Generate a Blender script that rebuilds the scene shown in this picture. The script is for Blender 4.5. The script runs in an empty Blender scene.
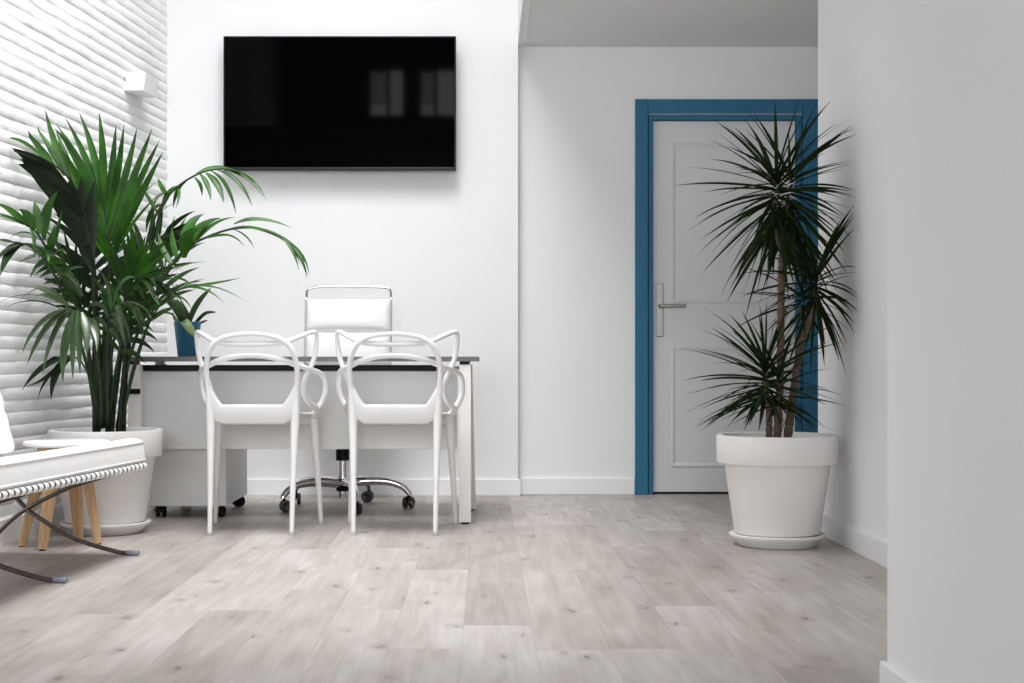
import bpy, bmesh, math, random
from mathutils import Vector, Matrix, Euler

random.seed(7)
C = bpy.context.scene.collection
PI = math.pi
F = 1422.0            # focal length in pixels of the 1024 px wide frame (50 mm)
UX, VY = 485.0, 362.0  # vanishing point of the view axis
CAMZ = 0.72
MW = {}


def P(u, v, Y):
    return Vector(((u - UX) * Y / F, Y, CAMZ - (v - VY) * Y / F))


# ------------------------------------------------------------------ materials
def mat(name, col, rough=0.5, metal=0.0, spec=0.5, **kw):
    m = bpy.data.materials.new(name)
    m.use_nodes = True
    b = m.node_tree.nodes['Principled BSDF']
    b.inputs['Base Color'].default_value = (*col, 1)
    b.inputs['Roughness'].default_value = rough
    b.inputs['Metallic'].default_value = metal
    b.inputs['Specular IOR Level'].default_value = spec
    for k, v in kw.items():
        b.inputs[k].default_value = v
    return m


def nodes_of(m):
    nt = m.node_tree
    return nt, nt.nodes, nt.links, nt.nodes['Principled BSDF']


def add_noise(m, scale, amount, bump=0.0, stretch=(1, 1, 1), detail=4, bump_scale=None, dist=0.002):
    """mottle the base colour by +-amount and add a fine bump"""
    nt, N, L, b = nodes_of(m)
    tc = N.new('ShaderNodeTexCoord')
    mp = N.new('ShaderNodeMapping')
    mp.inputs['Scale'].default_value = stretch
    L.new(tc.outputs['Object'], mp.inputs['Vector'])
    nz = N.new('ShaderNodeTexNoise')
    nz.inputs['Scale'].default_value = scale
    nz.inputs['Detail'].default_value = detail
    L.new(mp.outputs['Vector'], nz.inputs['Vector'])
    col = tuple(b.inputs['Base Color'].default_value)[:3]
    cr = N.new('ShaderNodeValToRGB')
    cr.color_ramp.elements[0].position = 0.3
    cr.color_ramp.elements[1].position = 0.7
    cr.color_ramp.elements[0].color = (*[max(0, c * (1 - amount)) for c in col], 1)
    cr.color_ramp.elements[1].color = (*[min(1, c * (1 + amount)) for c in col], 1)
    L.new(nz.outputs['Fac'], cr.inputs['Fac'])
    L.new(cr.outputs['Color'], b.inputs['Base Color'])
    if bump:
        src = nz
        if bump_scale:
            src = N.new('ShaderNodeTexNoise')
            src.inputs['Scale'].default_value = bump_scale
            src.inputs['Detail'].default_value = 3
            L.new(mp.outputs['Vector'], src.inputs['Vector'])
        bp = N.new('ShaderNodeBump')
        bp.inputs['Strength'].default_value = bump
        bp.inputs['Distance'].default_value = dist
        L.new(src.outputs['Fac'], bp.inputs['Height'])
        L.new(bp.outputs['Normal'], b.inputs['Normal'])
    return m


M = {}
M['plaster'] = add_noise(mat('white_plaster', (0.86, 0.86, 0.865), 0.75, spec=0.25), 1.6, 0.008, 0.12, bump_scale=60)
M['stone'] = add_noise(mat('white_painted_stone', (0.89, 0.89, 0.895), 0.7, spec=0.25), 9, 0.03, 0.5, stretch=(1, 1, 3), bump_scale=70, dist=0.004)
M['skirting'] = mat('white_skirting', (0.86, 0.86, 0.865), 0.4, spec=0.4)
M['ceiling'] = add_noise(mat('ceiling_paint', (0.8, 0.8, 0.8), 0.8, spec=0.2), 2, 0.01, 0.1, bump_scale=50)
M['dark_wall'] = add_noise(mat('low_bounce_dark', (0.02, 0.02, 0.021), 0.8, spec=0.1), 3, 0.2)  # invented near-black finish, keeps the screen's reflection dark and bounce low
M['door'] = add_noise(mat('grey_white_door_paint', (0.70, 0.71, 0.72), 0.4, spec=0.4), 2, 0.01)
M['blue'] = add_noise(mat('blue_casing_paint', (0.030, 0.155, 0.275), 0.5, spec=0.25), 3, 0.05, stretch=(6, 6, 0.6))
M['nickel'] = mat('brushed_nickel', (0.42, 0.40, 0.38), 0.38, metal=1.0)
M['chrome'] = mat('chrome', (0.75, 0.75, 0.76), 0.08, metal=1.0)
M['alu'] = mat('polished_aluminium', (0.88, 0.88, 0.89), 0.28, metal=1.0)
M['steel'] = mat('dark_polished_steel', (0.22, 0.195, 0.18), 0.17, metal=1.0)
M['black'] = mat('black_plastic', (0.006, 0.006, 0.006), 0.5, spec=0.2)
M['screen'] = mat('glossy_black_screen', (0.0008, 0.0008, 0.001), 0.04, spec=0.16)
M['bezel'] = mat('black_bezel', (0.006, 0.006, 0.007), 0.25, spec=0.3)
M['plastic'] = mat('white_plastic', (0.84, 0.84, 0.845), 0.38, spec=0.45)
M['pot'] = add_noise(mat('white_resin_pot', (0.82, 0.81, 0.80), 0.5, spec=0.4), 4, 0.012)
M['soil'] = add_noise(mat('potting_soil', (0.03, 0.022, 0.016), 0.95, spec=0.1), 60, 0.5, 0.8, dist=0.01)
M['deskwhite'] = mat('white_laminate', (0.76, 0.755, 0.745), 0.45, spec=0.4)
M['legwhite'] = mat('white_powder_coat', (0.82, 0.80, 0.79), 0.45, spec=0.4)
M['desktop'] = add_noise(mat('dark_grey_wood_desktop', (0.135, 0.125, 0.12), 0.45), 12, 0.2, stretch=(1, 14, 14))
M['leather'] = add_noise(mat('white_leather', (0.88, 0.88, 0.875), 0.42, spec=0.45), 30, 0.01, 0.08, bump_scale=260, dist=0.001)
M['cap'] = mat('clear_plastic_cap', (0.30, 0.32, 0.40), 0.2, **{'Transmission Weight': 0.35})
M['sconce'] = mat('white_gypsum', (0.87, 0.87, 0.875), 0.7, spec=0.2)
M['bluepot'] = add_noise(mat('blue_glazed_pot', (0.012, 0.11, 0.21), 0.35), 5, 0.1)
M['glassframe'] = mat('white_window_frame', (0.8, 0.8, 0.8), 0.5)

# oak legs
m = mat('oak', (0.56, 0.36, 0.19), 0.5)
add_noise(m, 14, 0.22, 0.1, stretch=(6, 6, 0.5))
M['oak'] = m


def leaf_mat(name, top, rough, transl, vary=0.35):
    m = mat(name, top, rough, spec=0.25)
    nt, N, L, b = nodes_of(m)
    tc = N.new('ShaderNodeTexCoord')
    nz = N.new('ShaderNodeTexNoise')
    nz.inputs['Scale'].default_value = 9
    L.new(tc.outputs['Object'], nz.inputs['Vector'])
    cr = N.new('ShaderNodeValToRGB')
    cr.color_ramp.elements[0].position = 0.35
    cr.color_ramp.elements[1].position = 0.68
    cr.color_ramp.elements[0].color = (*[c * (1 - vary) for c in top], 1)
    cr.color_ramp.elements[1].color = (*[c * (1 + vary) for c in top], 1)
    L.new(nz.outputs['Fac'], cr.inputs['Fac'])
    L.new(cr.outputs['Color'], b.inputs['Base Color'])
    tr = N.new('ShaderNodeBsdfTranslucent')
    tr.inputs['Color'].default_value = (top[0] * 1.6, top[1] * 1.9, top[2] * 0.8, 1)
    mx = N.new('ShaderNodeMixShader')
    mx.inputs[0].default_value = transl
    L.new(b.outputs[0], mx.inputs[1])
    L.new(tr.outputs[0], mx.inputs[2])
    L.new(mx.outputs[0], N['Material Output'].inputs['Surface'])
    return m


M['palm'] = leaf_mat('palm_leaf', (0.019, 0.082, 0.004), 0.4, 0.16, 0.5)
M['palmgrey'] = leaf_mat('grey_green_palm_leaf', (0.032, 0.062, 0.022), 0.3, 0.10, 0.35)
M['palmgrey'].node_tree.nodes['Principled BSDF'].inputs['Specular IOR Level'].default_value = 0.6
M['palmshade'] = leaf_mat('shaded_palm_leaf', (0.010, 0.034, 0.004), 0.36, 0.08, 0.6)  # darker leaf copy, shade inside the clump put into the colour
M['palmdeepshade'] = leaf_mat('deep_shade_palm_leaf', (0.006, 0.016, 0.004), 0.45, 0.04, 0.4)  # near-black copy of the leaf colour, deep shade painted in
M['palmstem'] = add_noise(mat('palm_stem', (0.008, 0.011, 0.005), 0.5, spec=0.25), 20, 0.4)
M['palmrachis'] = mat('palm_midrib', (0.014, 0.030, 0.008), 0.45, spec=0.3)
M['drac'] = leaf_mat('dracaena_leaf', (0.016, 0.028, 0.009), 0.7, 0.08)
M['drac'].node_tree.nodes['Principled BSDF'].inputs['Specular IOR Level'].default_value = 0.06
M['cane'] = add_noise(mat('dracaena_cane', (0.15, 0.105, 0.08), 0.85, spec=0.2), 40, 0.35, 0.6, stretch=(1, 1, 2.5), dist=0.004)
M['orchid'] = leaf_mat('strap_leaf', (0.022, 0.045, 0.015), 0.35, 0.12)
M['orchidpale'] = leaf_mat('pale_leaf', (0.20, 0.27, 0.12), 0.45, 0.2, 0.15)


def floor_material():
    m = mat('pale_oak_planks', (0.5, 0.45, 0.4), 0.42, spec=0.4)
    nt, N, L, b = nodes_of(m)

    def node(t, **kw):
        n = N.new(t)
        for k, v in kw.items():
            setattr(n, k, v)
        return n

    def math_(op, a, bb=None, cc=None):
        n = node('ShaderNodeMath', operation=op)
        for i, x in enumerate((a, bb, cc)):
            if x is None:
                continue
            if isinstance(x, (int, float)):
                n.inputs[i].default_value = x
            else:
                L.new(x, n.inputs[i])
        return n.outputs[0]

    tc = node('ShaderNodeTexCoord')
    sp = node('ShaderNodeSeparateXYZ')
    L.new(tc.outputs['Object'], sp.inputs[0])
    x, y = sp.outputs[0], sp.outputs[1]
    xr = math_('DIVIDE', math_('SUBTRACT', x, 0.497), 0.185)
    row = math_('FLOOR', xr)
    fx = math_('SUBTRACT', xr, row)
    wn = node('ShaderNodeTexWhiteNoise', noise_dimensions='1D')
    L.new(math_('ADD', row, 4.37), wn.inputs['W'])
    yr = math_('ADD', math_('DIVIDE', y, 1.36), math_('MULTIPLY', wn.outputs['Value'], 7.0))
    idx = math_('FLOOR', yr)
    fy = math_('SUBTRACT', yr, idx)
    cv = node('ShaderNodeCombineXYZ')
    L.new(row, cv.inputs[0])
    L.new(idx, cv.inputs[1])
    wn2 = node('ShaderNodeTexWhiteNoise', noise_dimensions='3D')
    L.new(cv.outputs[0], wn2.inputs['Vector'])
    pid = wn2.outputs['Value']
    # grain, offset plank by plank
    gv = node('ShaderNodeCombineXYZ')
    L.new(math_('ADD', math_('MULTIPLY', x, 34.0), math_('MULTIPLY', pid, 50.0)), gv.inputs[0])
    L.new(math_('ADD', math_('MULTIPLY', y, 2.6), math_('MULTIPLY', pid, 31.0)), gv.inputs[1])
    g = node('ShaderNodeTexNoise')
    g.inputs['Scale'].default_value = 1.0
    g.inputs['Detail'].default_value = 6
    g.inputs['Distortion'].default_value = 0.6
    L.new(gv.outputs[0], g.inputs['Vector'])
    # broad cloudiness of the stain
    bv = node('ShaderNodeCombineXYZ')
    L.new(math_('ADD', math_('MULTIPLY', x, 7.0), math_('MULTIPLY', pid, 20.0)), bv.inputs[0])
    L.new(math_('ADD', math_('MULTIPLY', y, 2.2), math_('MULTIPLY', pid, 11.0)), bv.inputs[1])
    bn = node('ShaderNodeTexNoise')
    bn.inputs['Scale'].default_value = 1.0
    bn.inputs['Detail'].default_value = 3
    L.new(bv.outputs[0], bn.inputs['Vector'])
    # knots
    kv = node('ShaderNodeCombineXYZ')
    L.new(math_('ADD', math_('MULTIPLY', x, 5.2), math_('MULTIPLY', pid, 9.0)), kv.inputs[0])
    L.new(math_('ADD', math_('MULTIPLY', y, 2.7), math_('MULTIPLY', pid, 17.0)), kv.inputs[1])
    kd = node('ShaderNodeTexNoise')
    kd.inputs['Scale'].default_value = 5
    kd.inputs['Detail'].default_value = 4
    L.new(kv.outputs[0], kd.inputs['Vector'])
    ka = node('ShaderNodeVectorMath', operation='SCALE')
    L.new(kd.outputs['Color'], ka.inputs[0])
    ka.inputs['Scale'].default_value = 0.3
    kb = node('ShaderNodeVectorMath', operation='ADD')
    L.new(kv.outputs[0], kb.inputs[0])
    L.new(ka.outputs[0], kb.inputs[1])
    vo = node('ShaderNodeTexVoronoi', voronoi_dimensions='2D')
    vo.inputs['Scale'].default_value = 1.0
    L.new(kb.outputs[0], vo.inputs['Vector'])
    kr = node('ShaderNodeValToRGB')
    e = kr.color_ramp.elements
    e[0].position, e[0].color = 0.02, (1, 1, 1, 1)
    e[1].position, e[1].color = 0.19, (0, 0, 0, 1)
    e2 = e.new(0.06)
    e2.color = (0.34, 0.34, 0.34, 1)
    L.new(vo.outputs['Distance'], kr.inputs['Fac'])
    # keep about half the knots
    sepc = node('ShaderNodeSeparateXYZ')
    L.new(vo.outputs['Color'], sepc.inputs[0])
    keep = math_('MULTIPLY', math_('GREATER_THAN', sepc.outputs[0], 0.3), math_('ADD', 0.35, math_('MULTIPLY', sepc.outputs[1], 0.65)))
    knot = math_('MULTIPLY', kr.outputs['Color'], keep)
    # tone
    t = math_('ADD', math_('MULTIPLY', pid, 0.38), math_('MULTIPLY', bn.outputs['Fac'], 0.68))
    t = math_('ADD', t, math_('MULTIPLY', math_('SUBTRACT', g.outputs['Fac'], 0.5), 0.75))
    cr = node('ShaderNodeValToRGB')
    ce = cr.color_ramp.elements
    ce[0].position, ce[0].color = 0.05, (0.245, 0.212, 0.188, 1)
    ce[1].position, ce[1].color = 0.95, (0.535, 0.502, 0.478, 1)
    cm = ce.new(0.5)
    cm.color = (0.38, 0.342, 0.315, 1)
    L.new(t, cr.inputs['Fac'])
    mx = node('ShaderNodeMixRGB', blend_type='MIX')
    L.new(math_('MULTIPLY', knot, 0.9), mx.inputs['Fac'])
    L.new(cr.outputs['Color'], mx.inputs[1])
    mx.inputs[2].default_value = (0.12, 0.098, 0.085, 1)
    # seams
    sx = math_('LESS_THAN', math_('ABSOLUTE', math_('SUBTRACT', math_('FRACT', math_('ADD', xr, 0.5)), 0.5)), 0.006)
    sy = math_('LESS_THAN', math_('ABSOLUTE', math_('SUBTRACT', math_('FRACT', math_('ADD', yr, 0.5)), 0.5)), 0.0016)
    sm = math_('MAXIMUM', sx, sy)
    m2 = node('ShaderNodeMixRGB', blend_type='MULTIPLY')
    L.new(math_('MULTIPLY', sm, 0.22), m2.inputs['Fac'])
    L.new(mx.outputs['Color'], m2.inputs[1])
    m2.inputs[2].default_value = (0.35, 0.3, 0.28, 1)
    L.new(m2.outputs['Color'], b.inputs['Base Color'])
    bp = node('ShaderNodeBump')
    bp.inputs['Strength'].default_value = 0.15
    bp.inputs['Distance'].default_value = 0.001
    L.new(g.outputs['Fac'], bp.inputs['Height'])
    L.new(bp.outputs['Normal'], b.inputs['Normal'])
    return m


M['floor'] = floor_material()


# ------------------------------------------------------------------ mesh helpers
def obj(name, bm, m, parent=None, smooth=False, label=None):
    """link a bmesh modelled in world coordinates as one mesh object"""
    me = bpy.data.meshes.new(name)
    if parent is not None and parent.name in MW:
        bm.transform(MW[parent.name].inverted())
    bmesh.ops.recalc_face_normals(bm, faces=bm.faces) if not getattr(bm, 'keep_normals', False) else None
    bm.to_mesh(me)
    bm.free()
    for mm in (m if isinstance(m, (list, tuple)) else [m]):
        me.materials.append(mm)
    if smooth:
        for p in me.polygons:
            p.use_smooth = True
    o = bpy.data.objects.new(name, me)
    C.objects.link(o)
    if parent is not None:
        o.parent = parent
        if parent.name in MW:
            MW[o.name] = MW[parent.name]
    if label:
        o['label'] = label
    return o


def smooth_by_angle(o, ang=35):
    """smooth shading with hard edges above the angle"""
    me = o.data
    bm = bmesh.new()
    bm.from_mesh(me)
    for f in bm.faces:
        f.smooth = True
    lim = math.radians(ang)
    for e in bm.edges:
        if len(e.link_faces) == 2:
            e.smooth = e.calc_face_angle(0) < lim
    bm.to_mesh(me)
    bm.free()
    return o


def thing(name, label, cat, loc=(0, 0, 0), rotz=0.0, group=None):
    o = bpy.data.objects.new(name, None)
    o.empty_display_size = 0.1
    C.objects.link(o)
    o.location = loc
    o.rotation_euler = (0, 0, rotz)
    MW[o.name] = Matrix.Translation(loc) @ Matrix.Rotation(rotz, 4, 'Z')
    tag(o, label, cat, group)
    return o


def tag(o, label, cat, group=None):
    o['label'] = label
    o['category'] = cat
    if group:
        o['group'] = group
    return o


def struct(name, bm, m, parent=None, smooth=False):
    o = obj(name, bm, m, parent, smooth)
    if parent is None:
        o['kind'] = 'structure'
    return o


def add_box(bm, x0, x1, y0, y1, z0, z1, bevel=0.0, seg=2, mi=0):
    vs = [bm.verts.new((x, y, z)) for x in (x0, x1) for y in (y0, y1) for z in (z0, z1)]
    q = [(0, 1, 3, 2), (4, 6, 7, 5), (0, 4, 5, 1), (2, 3, 7, 6), (0, 2, 6, 4), (1, 5, 7, 3)]
    fs = [bm.faces.new([vs[i] for i in f]) for f in q]
    for f in fs:
        f.material_index = mi
    if bevel:
        es = list({e for f in fs for e in f.edges})
        r = bmesh.ops.bevel(bm, geom=es, offset=bevel, segments=seg, profile=0.5, affect='EDGES')
        for f in r['faces']:
            f.material_index = mi
    return bm


def box(*a, **k):
    return add_box(bmesh.new(), *a, **k)


def catmull(pts, n):
    """resample points (tuples of any length) with a Catmull-Rom spline, n steps per span"""
    out = []
    m = len(pts)
    for i in range(m - 1):
        p0 = pts[max(i - 1, 0)]
        p1, p2 = pts[i], pts[i + 1]
        p3 = pts[min(i + 2, m - 1)]
        for k in range(n):
            t = k / n
            out.append(tuple(0.5 * ((2 * b) + (-a + c) * t + (2 * a - 5 * b + 4 * c - d) * t * t + (-a + 3 * b - 3 * c + d) * t ** 3)
                             for a, b, c, d in zip(p0, p1, p2, p3)))
    out.append(tuple(pts[-1]))
    return out


def add_tube(bm, pts, rad, seg=10, n=6, closed=False, flat=1.0, up=None, caps=True, mi=0):
    """tube through pts; rad a number or one per point; flat squashes along the frame's second axis"""
    if isinstance(rad, (int, float)):
        rad = [rad] * len(pts)
    P4 = [(*p, r) for p, r in zip(pts, rad)]
    if closed:
        P4 = [P4[-1]] + P4 + [P4[0], P4[1]]
        S = catmull(P4, n)[n:-n - 1] if n > 1 else P4[1:-2]
    else:
        S = catmull(P4, n) if n > 1 else P4
    pp = [Vector(s[:3]) for s in S]
    rr = [s[3] for s in S]
    k = len(pp)
    rings = []
    u = None
    for i in range(k):
        if closed:
            t = pp[(i + 1) % k] - pp[i - 1]
        else:
            t = pp[min(i + 1, k - 1)] - pp[max(i - 1, 0)]
        t.normalize()
        if up is not None:
            u = Vector(up)
        elif u is None:
            u = Vector((0, 0, 1)) if abs(t.z) < 0.9 else Vector((0, 1, 0))
        u = (u - t * u.dot(t))
        if u.length < 1e-6:
            u = t.orthogonal()
        u.normalize()
        w = t.cross(u)
        rings.append([bm.verts.new(pp[i] + (u * math.cos(a) * flat + w * math.sin(a)) * rr[i])
                      for a in (2 * PI * j / seg for j in range(seg))])
    for i in range(k if closed else k - 1):
        A, B = rings[i], rings[(i + 1) % k]
        for j in range(seg):
            f = bm.faces.new((A[j], A[(j + 1) % seg], B[(j + 1) % seg], B[j]))
            f.material_index = mi
            f.smooth = True
    if caps and not closed:
        bm.faces.new(rings[0][::-1]).material_index = mi
        bm.faces.new(rings[-1]).material_index = mi
    return bm


def tube(*a, **k):
    return add_tube(bmesh.new(), *a, **k)


def add_lathe(bm, prof, c, seg=48, axis='Z'):
    """revolve (r, h) profile about an axis through c"""
    rings = []
    for r, h in prof:
        if r < 1e-6:
            p = {'Z': (c[0], c[1], c[2] + h), 'X': (c[0] + h, c[1], c[2]), 'Y': (c[0], c[1] + h, c[2])}[axis]
            rings.append([bm.verts.new(p)])
        else:
            ring = []
            for j in range(seg):
                a = 2 * PI * j / seg
                ca, sa = r * math.cos(a), r * math.sin(a)
                p = {'Z': (c[0] + ca, c[1] + sa, c[2] + h), 'X': (c[0] + h, c[1] + ca, c[2] + sa), 'Y': (c[0] + sa, c[1] + h, c[2] + ca)}[axis]
                ring.append(bm.verts.new(p))
            rings.append(ring)
    for A, B in zip(rings, rings[1:]):
        if len(A) == 1 and len(B) == 1:
            continue
        for j in range(seg):
            j2 = (j + 1) % seg
            if len(A) == 1:
                f = bm.faces.new((A[0], B[j2], B[j]))
            elif len(B) == 1:
                f = bm.faces.new((A[j], A[j2], B[0]))
            else:
                f = bm.faces.new((A[j], A[j2], B[j2], B[j]))
            f.smooth = True
    return bm


def lathe(*a, **k):
    return add_lathe(bmesh.new(), *a, **k)


def prism(bm, pts2, x0, x1):
    """extrude a (y, z) polygon along x"""
    A = [bm.verts.new((x0, y, z)) for y, z in pts2]
    B = [bm.verts.new((x1, y, z)) for y, z in pts2]
    n = len(pts2)
    for i in range(n):
        bm.faces.new((A[i], A[(i + 1) % n], B[(i + 1) % n], B[i]))
    bm.faces.new(A[::-1])
    bm.faces.new(B)
    return bm


# ------------------------------------------------------------------ the room
CEIL = 4.75
TVY = 7.66           # face of the wall with the television
DRY = 7.73           # face of the wall with the door
WY0 = 5.60           # where the stone wall starts


def wall_x(y):       # face of the stone wall
    return -1.713 + 0.104 * (y - TVY)


struct('floor', box(-2.9, 2.9, -2.8, 8.0, -0.1, 0.0), M['floor'])

# wall with the television
struct('wall_back', box(-2.1, 0.178, TVY, 7.95, 0, CEIL), M['plaster'])

# wall with the door, three pieces round the opening in one mesh
OX0, OX1, OZ1 = 0.884, 1.724, 2.066
bm = box(0.178, OX0, DRY, 7.95, 0, CEIL)
add_box(bm, OX1, 2.9, DRY, 7.95, 0, CEIL)
add_box(bm, OX0, OX1, DRY, 7.95, OZ1, CEIL)
struct('wall_door_side', bm, M['plaster'])
struct('wall_behind_door', box(OX0 - .05, OX1 + .05, 7.95, 7.98, 0, 2.2), M['plaster'])


def stone_wall():
    """courses of narrow ledge stone: each course bulges between dark joints, broken into irregular stones"""
    bm = bmesh.new()
    pitch, z0 = 0.0515, 0.0
    rows = int(CEIL / pitch) + 1
    prof = [(0.0, 0.0055), (0.07, 0.0100), (0.15, 0.0125), (0.55, 0.0135), (0.89, 0.0131), (0.955, 0.0105)]
    ny = 120
    ys = [WY0 + (TVY - WY0) * i / ny for i in range(ny + 1)]
    rng = random.Random(3)
    grid = []
    for r in range(rows):
        # stone breaks along the course
        cuts, y = [], WY0 - rng.random() * 0.4
        while y < TVY:
            y += rng.uniform(0.18, 0.6)
            cuts.append((y, rng.uniform(-0.0035, 0.0035), rng.uniform(-0.0025, 0.0025)))
        amp = [rng.uniform(0, 6.28) for _ in range(4)]
        for t, d in prof:
            line = []
            for y in ys:
                k = next(c for c in cuts if c[0] >= y)
                wob = 0.0016 * math.sin(y * 9 + amp[0]) + 0.0011 * math.sin(y * 23 + amp[1]) + 0.0008 * math.sin(y * 47 + amp[2])
                dz = 0.0013 * math.sin(y * 6.1 + amp[3]) + 0.0010 * math.sin(y * 17 + amp[1]) + k[2] * 0.6
                jit = rng.uniform(-0.0011, 0.0011)
                dep = d + (k[1] * 0.7 + wob * 0.8 + jit) * (d / 0.0135)
                line.append(bm.verts.new((wall_x(y) - 0.012 + dep, y, z0 + (r + t) * pitch + dz)))
            grid.append(line)
    for a, b in zip(grid, grid[1:]):
        for i in range(ny):
            f = bm.faces.new((a[i], a[i + 1], b[i + 1], b[i]))
            f.smooth = True
    # back and return so that the wall has its thickness
    def quad(*p):
        bm.faces.new([bm.verts.new(q) for q in p])
    xa, xb = wall_x(WY0) + 0.0012, wall_x(TVY) - 0.012
    quad((xa, WY0, 0), (-2.75, WY0, 0), (-2.75, WY0, CEIL), (xa, WY0, CEIL))
    quad((-2.75, WY0, 0), (-2.75, TVY, 0), (-2.75, TVY, CEIL), (-2.75, WY0, CEIL))
    quad((-2.75, TVY, 0), (xb, TVY, 0), (xb, TVY, CEIL), (-2.75, TVY, CEIL))
    return bm


struct('wall_stone', stone_wall(), M['stone'])

# alcove behind the lounge seat, out of the picture
struct('wall_left', box(-2.7, -2.55, -2.8, WY0, 0, CEIL), M['plaster'])

# hall wall behind the dracaena and the nearer wall block
HX, HY1, NX, NY1 = 1.412, 6.03, 0.846, 2.99
struct('wall_hall', box(HX, 2.9, NY1, HY1, 0, CEIL), M['plaster'])
struct('wall_near', box(NX, 2.9, -2.8, NY1, 0, CEIL), M['plaster'])
struct('wall_right', box(2.75, 2.9, HY1, DRY, 0, CEIL), M['plaster'])

# dropped ceiling of the hall, with the upper wall above its edge
SZ = 2.432
struct('ceiling_hall', box(0.178, 2.9, 2.0, DRY, SZ, SZ + 0.16), M['ceiling'])
struct('wall_upper', box(0.178, 0.32, 2.0, DRY, SZ + 0.16, CEIL), M['plaster'])
struct('trim_1', box(0.212, 0.222, 2.0, DRY - 0.03, SZ - 0.004, SZ + 0.002), M['ceiling'])

# added slab, out of view, keeps skylight off the near wall and front floor
struct('skylight_blocker', box(-2.55, 0.846, -2.6, 3.85, SZ, SZ + 0.16), M['dark_wall'])

# high ceiling with a skylight opening over the left part of the room
KX0, KX1, KY0, KY1 = -1.42, 0.04, 3.9, 6.0
bm = box(-2.9, KX0, -2.8, 8.0, CEIL, CEIL + 0.2)
add_box(bm, KX1, 2.9, -2.8, 8.0, CEIL, CEIL + 0.2)
add_box(bm, KX0, KX1, -2.8, KY0, CEIL, CEIL + 0.2)
add_box(bm, KX0, KX1, KY1, 8.0, CEIL, CEIL + 0.2)
struct('ceiling', bm, M['ceiling'])

# wall behind the camera with two high windows (seen mirrored in the television) and an added opening below for the fill lamp
BY = -2.6
W1, W2, WZ0, WZ1 = (-1.46, -1.0), (-0.83, -0.30), 3.62, 4.40
FILL = (-1.9, 0.5, 0.9, 2.9)
bm = bmesh.new()
xs = sorted({-2.9, W1[0], W1[1], W2[0], W2[1], FILL[0], FILL[1], NX})
zs = sorted({0.0, FILL[2], FILL[3], WZ0, WZ1, CEIL})
for xa, xb in zip(xs, xs[1:]):
    for za, zb in zip(zs, zs[1:]):
        xc, zc = (xa + xb) / 2, (za + zb) / 2
        hole = (WZ0 < zc < WZ1 and (W1[0] < xc < W1[1] or W2[0] < xc < W2[1])) or (FILL[0] < xc < FILL[1] and FILL[2] < zc < FILL[3])
        if not hole:
            add_box(bm, xa, xb, BY - 0.2, BY, za, zb)
struct('wall_front', bm, M['dark_wall'])
for i, (xa, xb) in enumerate((W1, W2)):
    bm = box(xa, xa + 0.03, BY - 0.12, BY - 0.06, WZ0, WZ1)
    add_box(bm, xb - 0.03, xb, BY - 0.12, BY - 0.06, WZ0, WZ1)
    add_box(bm, xa, xb, BY - 0.12, BY - 0.06, WZ0, WZ0 + 0.03)
    add_box(bm, xa, xb, BY - 0.12, BY - 0.06, WZ1 - 0.03, WZ1)
    xm = xa + (xb - xa) * (0.55 if i == 0 else 0.4)
    add_box(bm, xm - 0.02, xm + 0.02, BY - 0.12, BY - 0.06, WZ0, WZ1)
    for k in range(1, 9):
        zz = WZ0 + 0.28 + k * 0.055
        add_box(bm, xa, xm, BY - 0.1, BY - 0.085, zz, zz + 0.022)
    add_box(bm, xa, xb, BY - 0.1, BY - 0.08, WZ0, WZ0 + 0.19)
    w = struct('window_%d' % (i + 1), bm, M['black'])


# skirting boards
def skirting(name, x0, x1, y0, y1):
    o = struct(name, box(x0, x1, y0, y1, 0, 0.09, bevel=0.003), M['skirting'])
    return o


skirting('baseboard_back', wall_x(TVY) + 0.03, 0.192, TVY - 0.014, TVY)
skirting('baseboard_door_side', 0.192, 0.812, DRY - 0.014, DRY)
skirting('baseboard_left', -2.55, -2.536, -2.6, WY0)
skirting('baseboard_hall', HX - 0.014, HX, NY1, HY1)
skirting('baseboard_near', NX - 0.014, NX, -2.5, NY1 + 0.012)
bm = bmesh.new()
n = Vector((1, -0.104, 0)).normalized()
a, b = Vector((wall_x(WY0) - 0.005, WY0, 0)), Vector((wall_x(TVY) - 0.005, TVY - 0.014, 0))
t = n * 0.024
q = [a, b, b + t, a + t]
lo = [bm.verts.new(p) for p in q]
hi = [bm.verts.new(p + Vector((0, 0, 0.094))) for p in q]
for i in range(4):
    bm.faces.new((lo[i], lo[(i + 1) % 4], hi[(i + 1) % 4], hi[i]))
bm.faces.new(hi)
bm.faces.new(lo[::-1])
struct('baseboard_stone', bm, M['skirting'])

# ------------------------------------------------------------------ door
# casing (flat boards) and rebated jamb
CX0, CX1, CZ1 = 0.815, 1.818, 2.146
bm = box(CX0, OX0, DRY - 0.02, DRY + 0.01, 0, CZ1, bevel=0.003)
add_box(bm, OX1, CX1, DRY - 0.02, DRY + 0.01, 0, CZ1, bevel=0.003)
add_box(bm, OX0 + 0.001, OX1 - 0.001, DRY - 0.018, DRY + 0.01, 2.07, CZ1, bevel=0.003)
struct('trim_2', bm, M['blue'])
bm = box(OX0 + 0.004, 0.914, DRY - 0.008, DRY + 0.12, 0, 2.062, bevel=0.003)
add_box(bm, 1.693, OX1 - 0.004, DRY - 0.008, DRY + 0.12, 0, 2.062, bevel=0.003)
add_box(bm, 0.914, 1.693, DRY - 0.008, DRY + 0.12, 2.036, 2.062, bevel=0.003)
struct('trim_3', bm, M['blue'])

LX0, LX1, LZ0, LZ1, LY = 0.917, 1.690, 0.012, 2.033, DRY + 0.02


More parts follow.
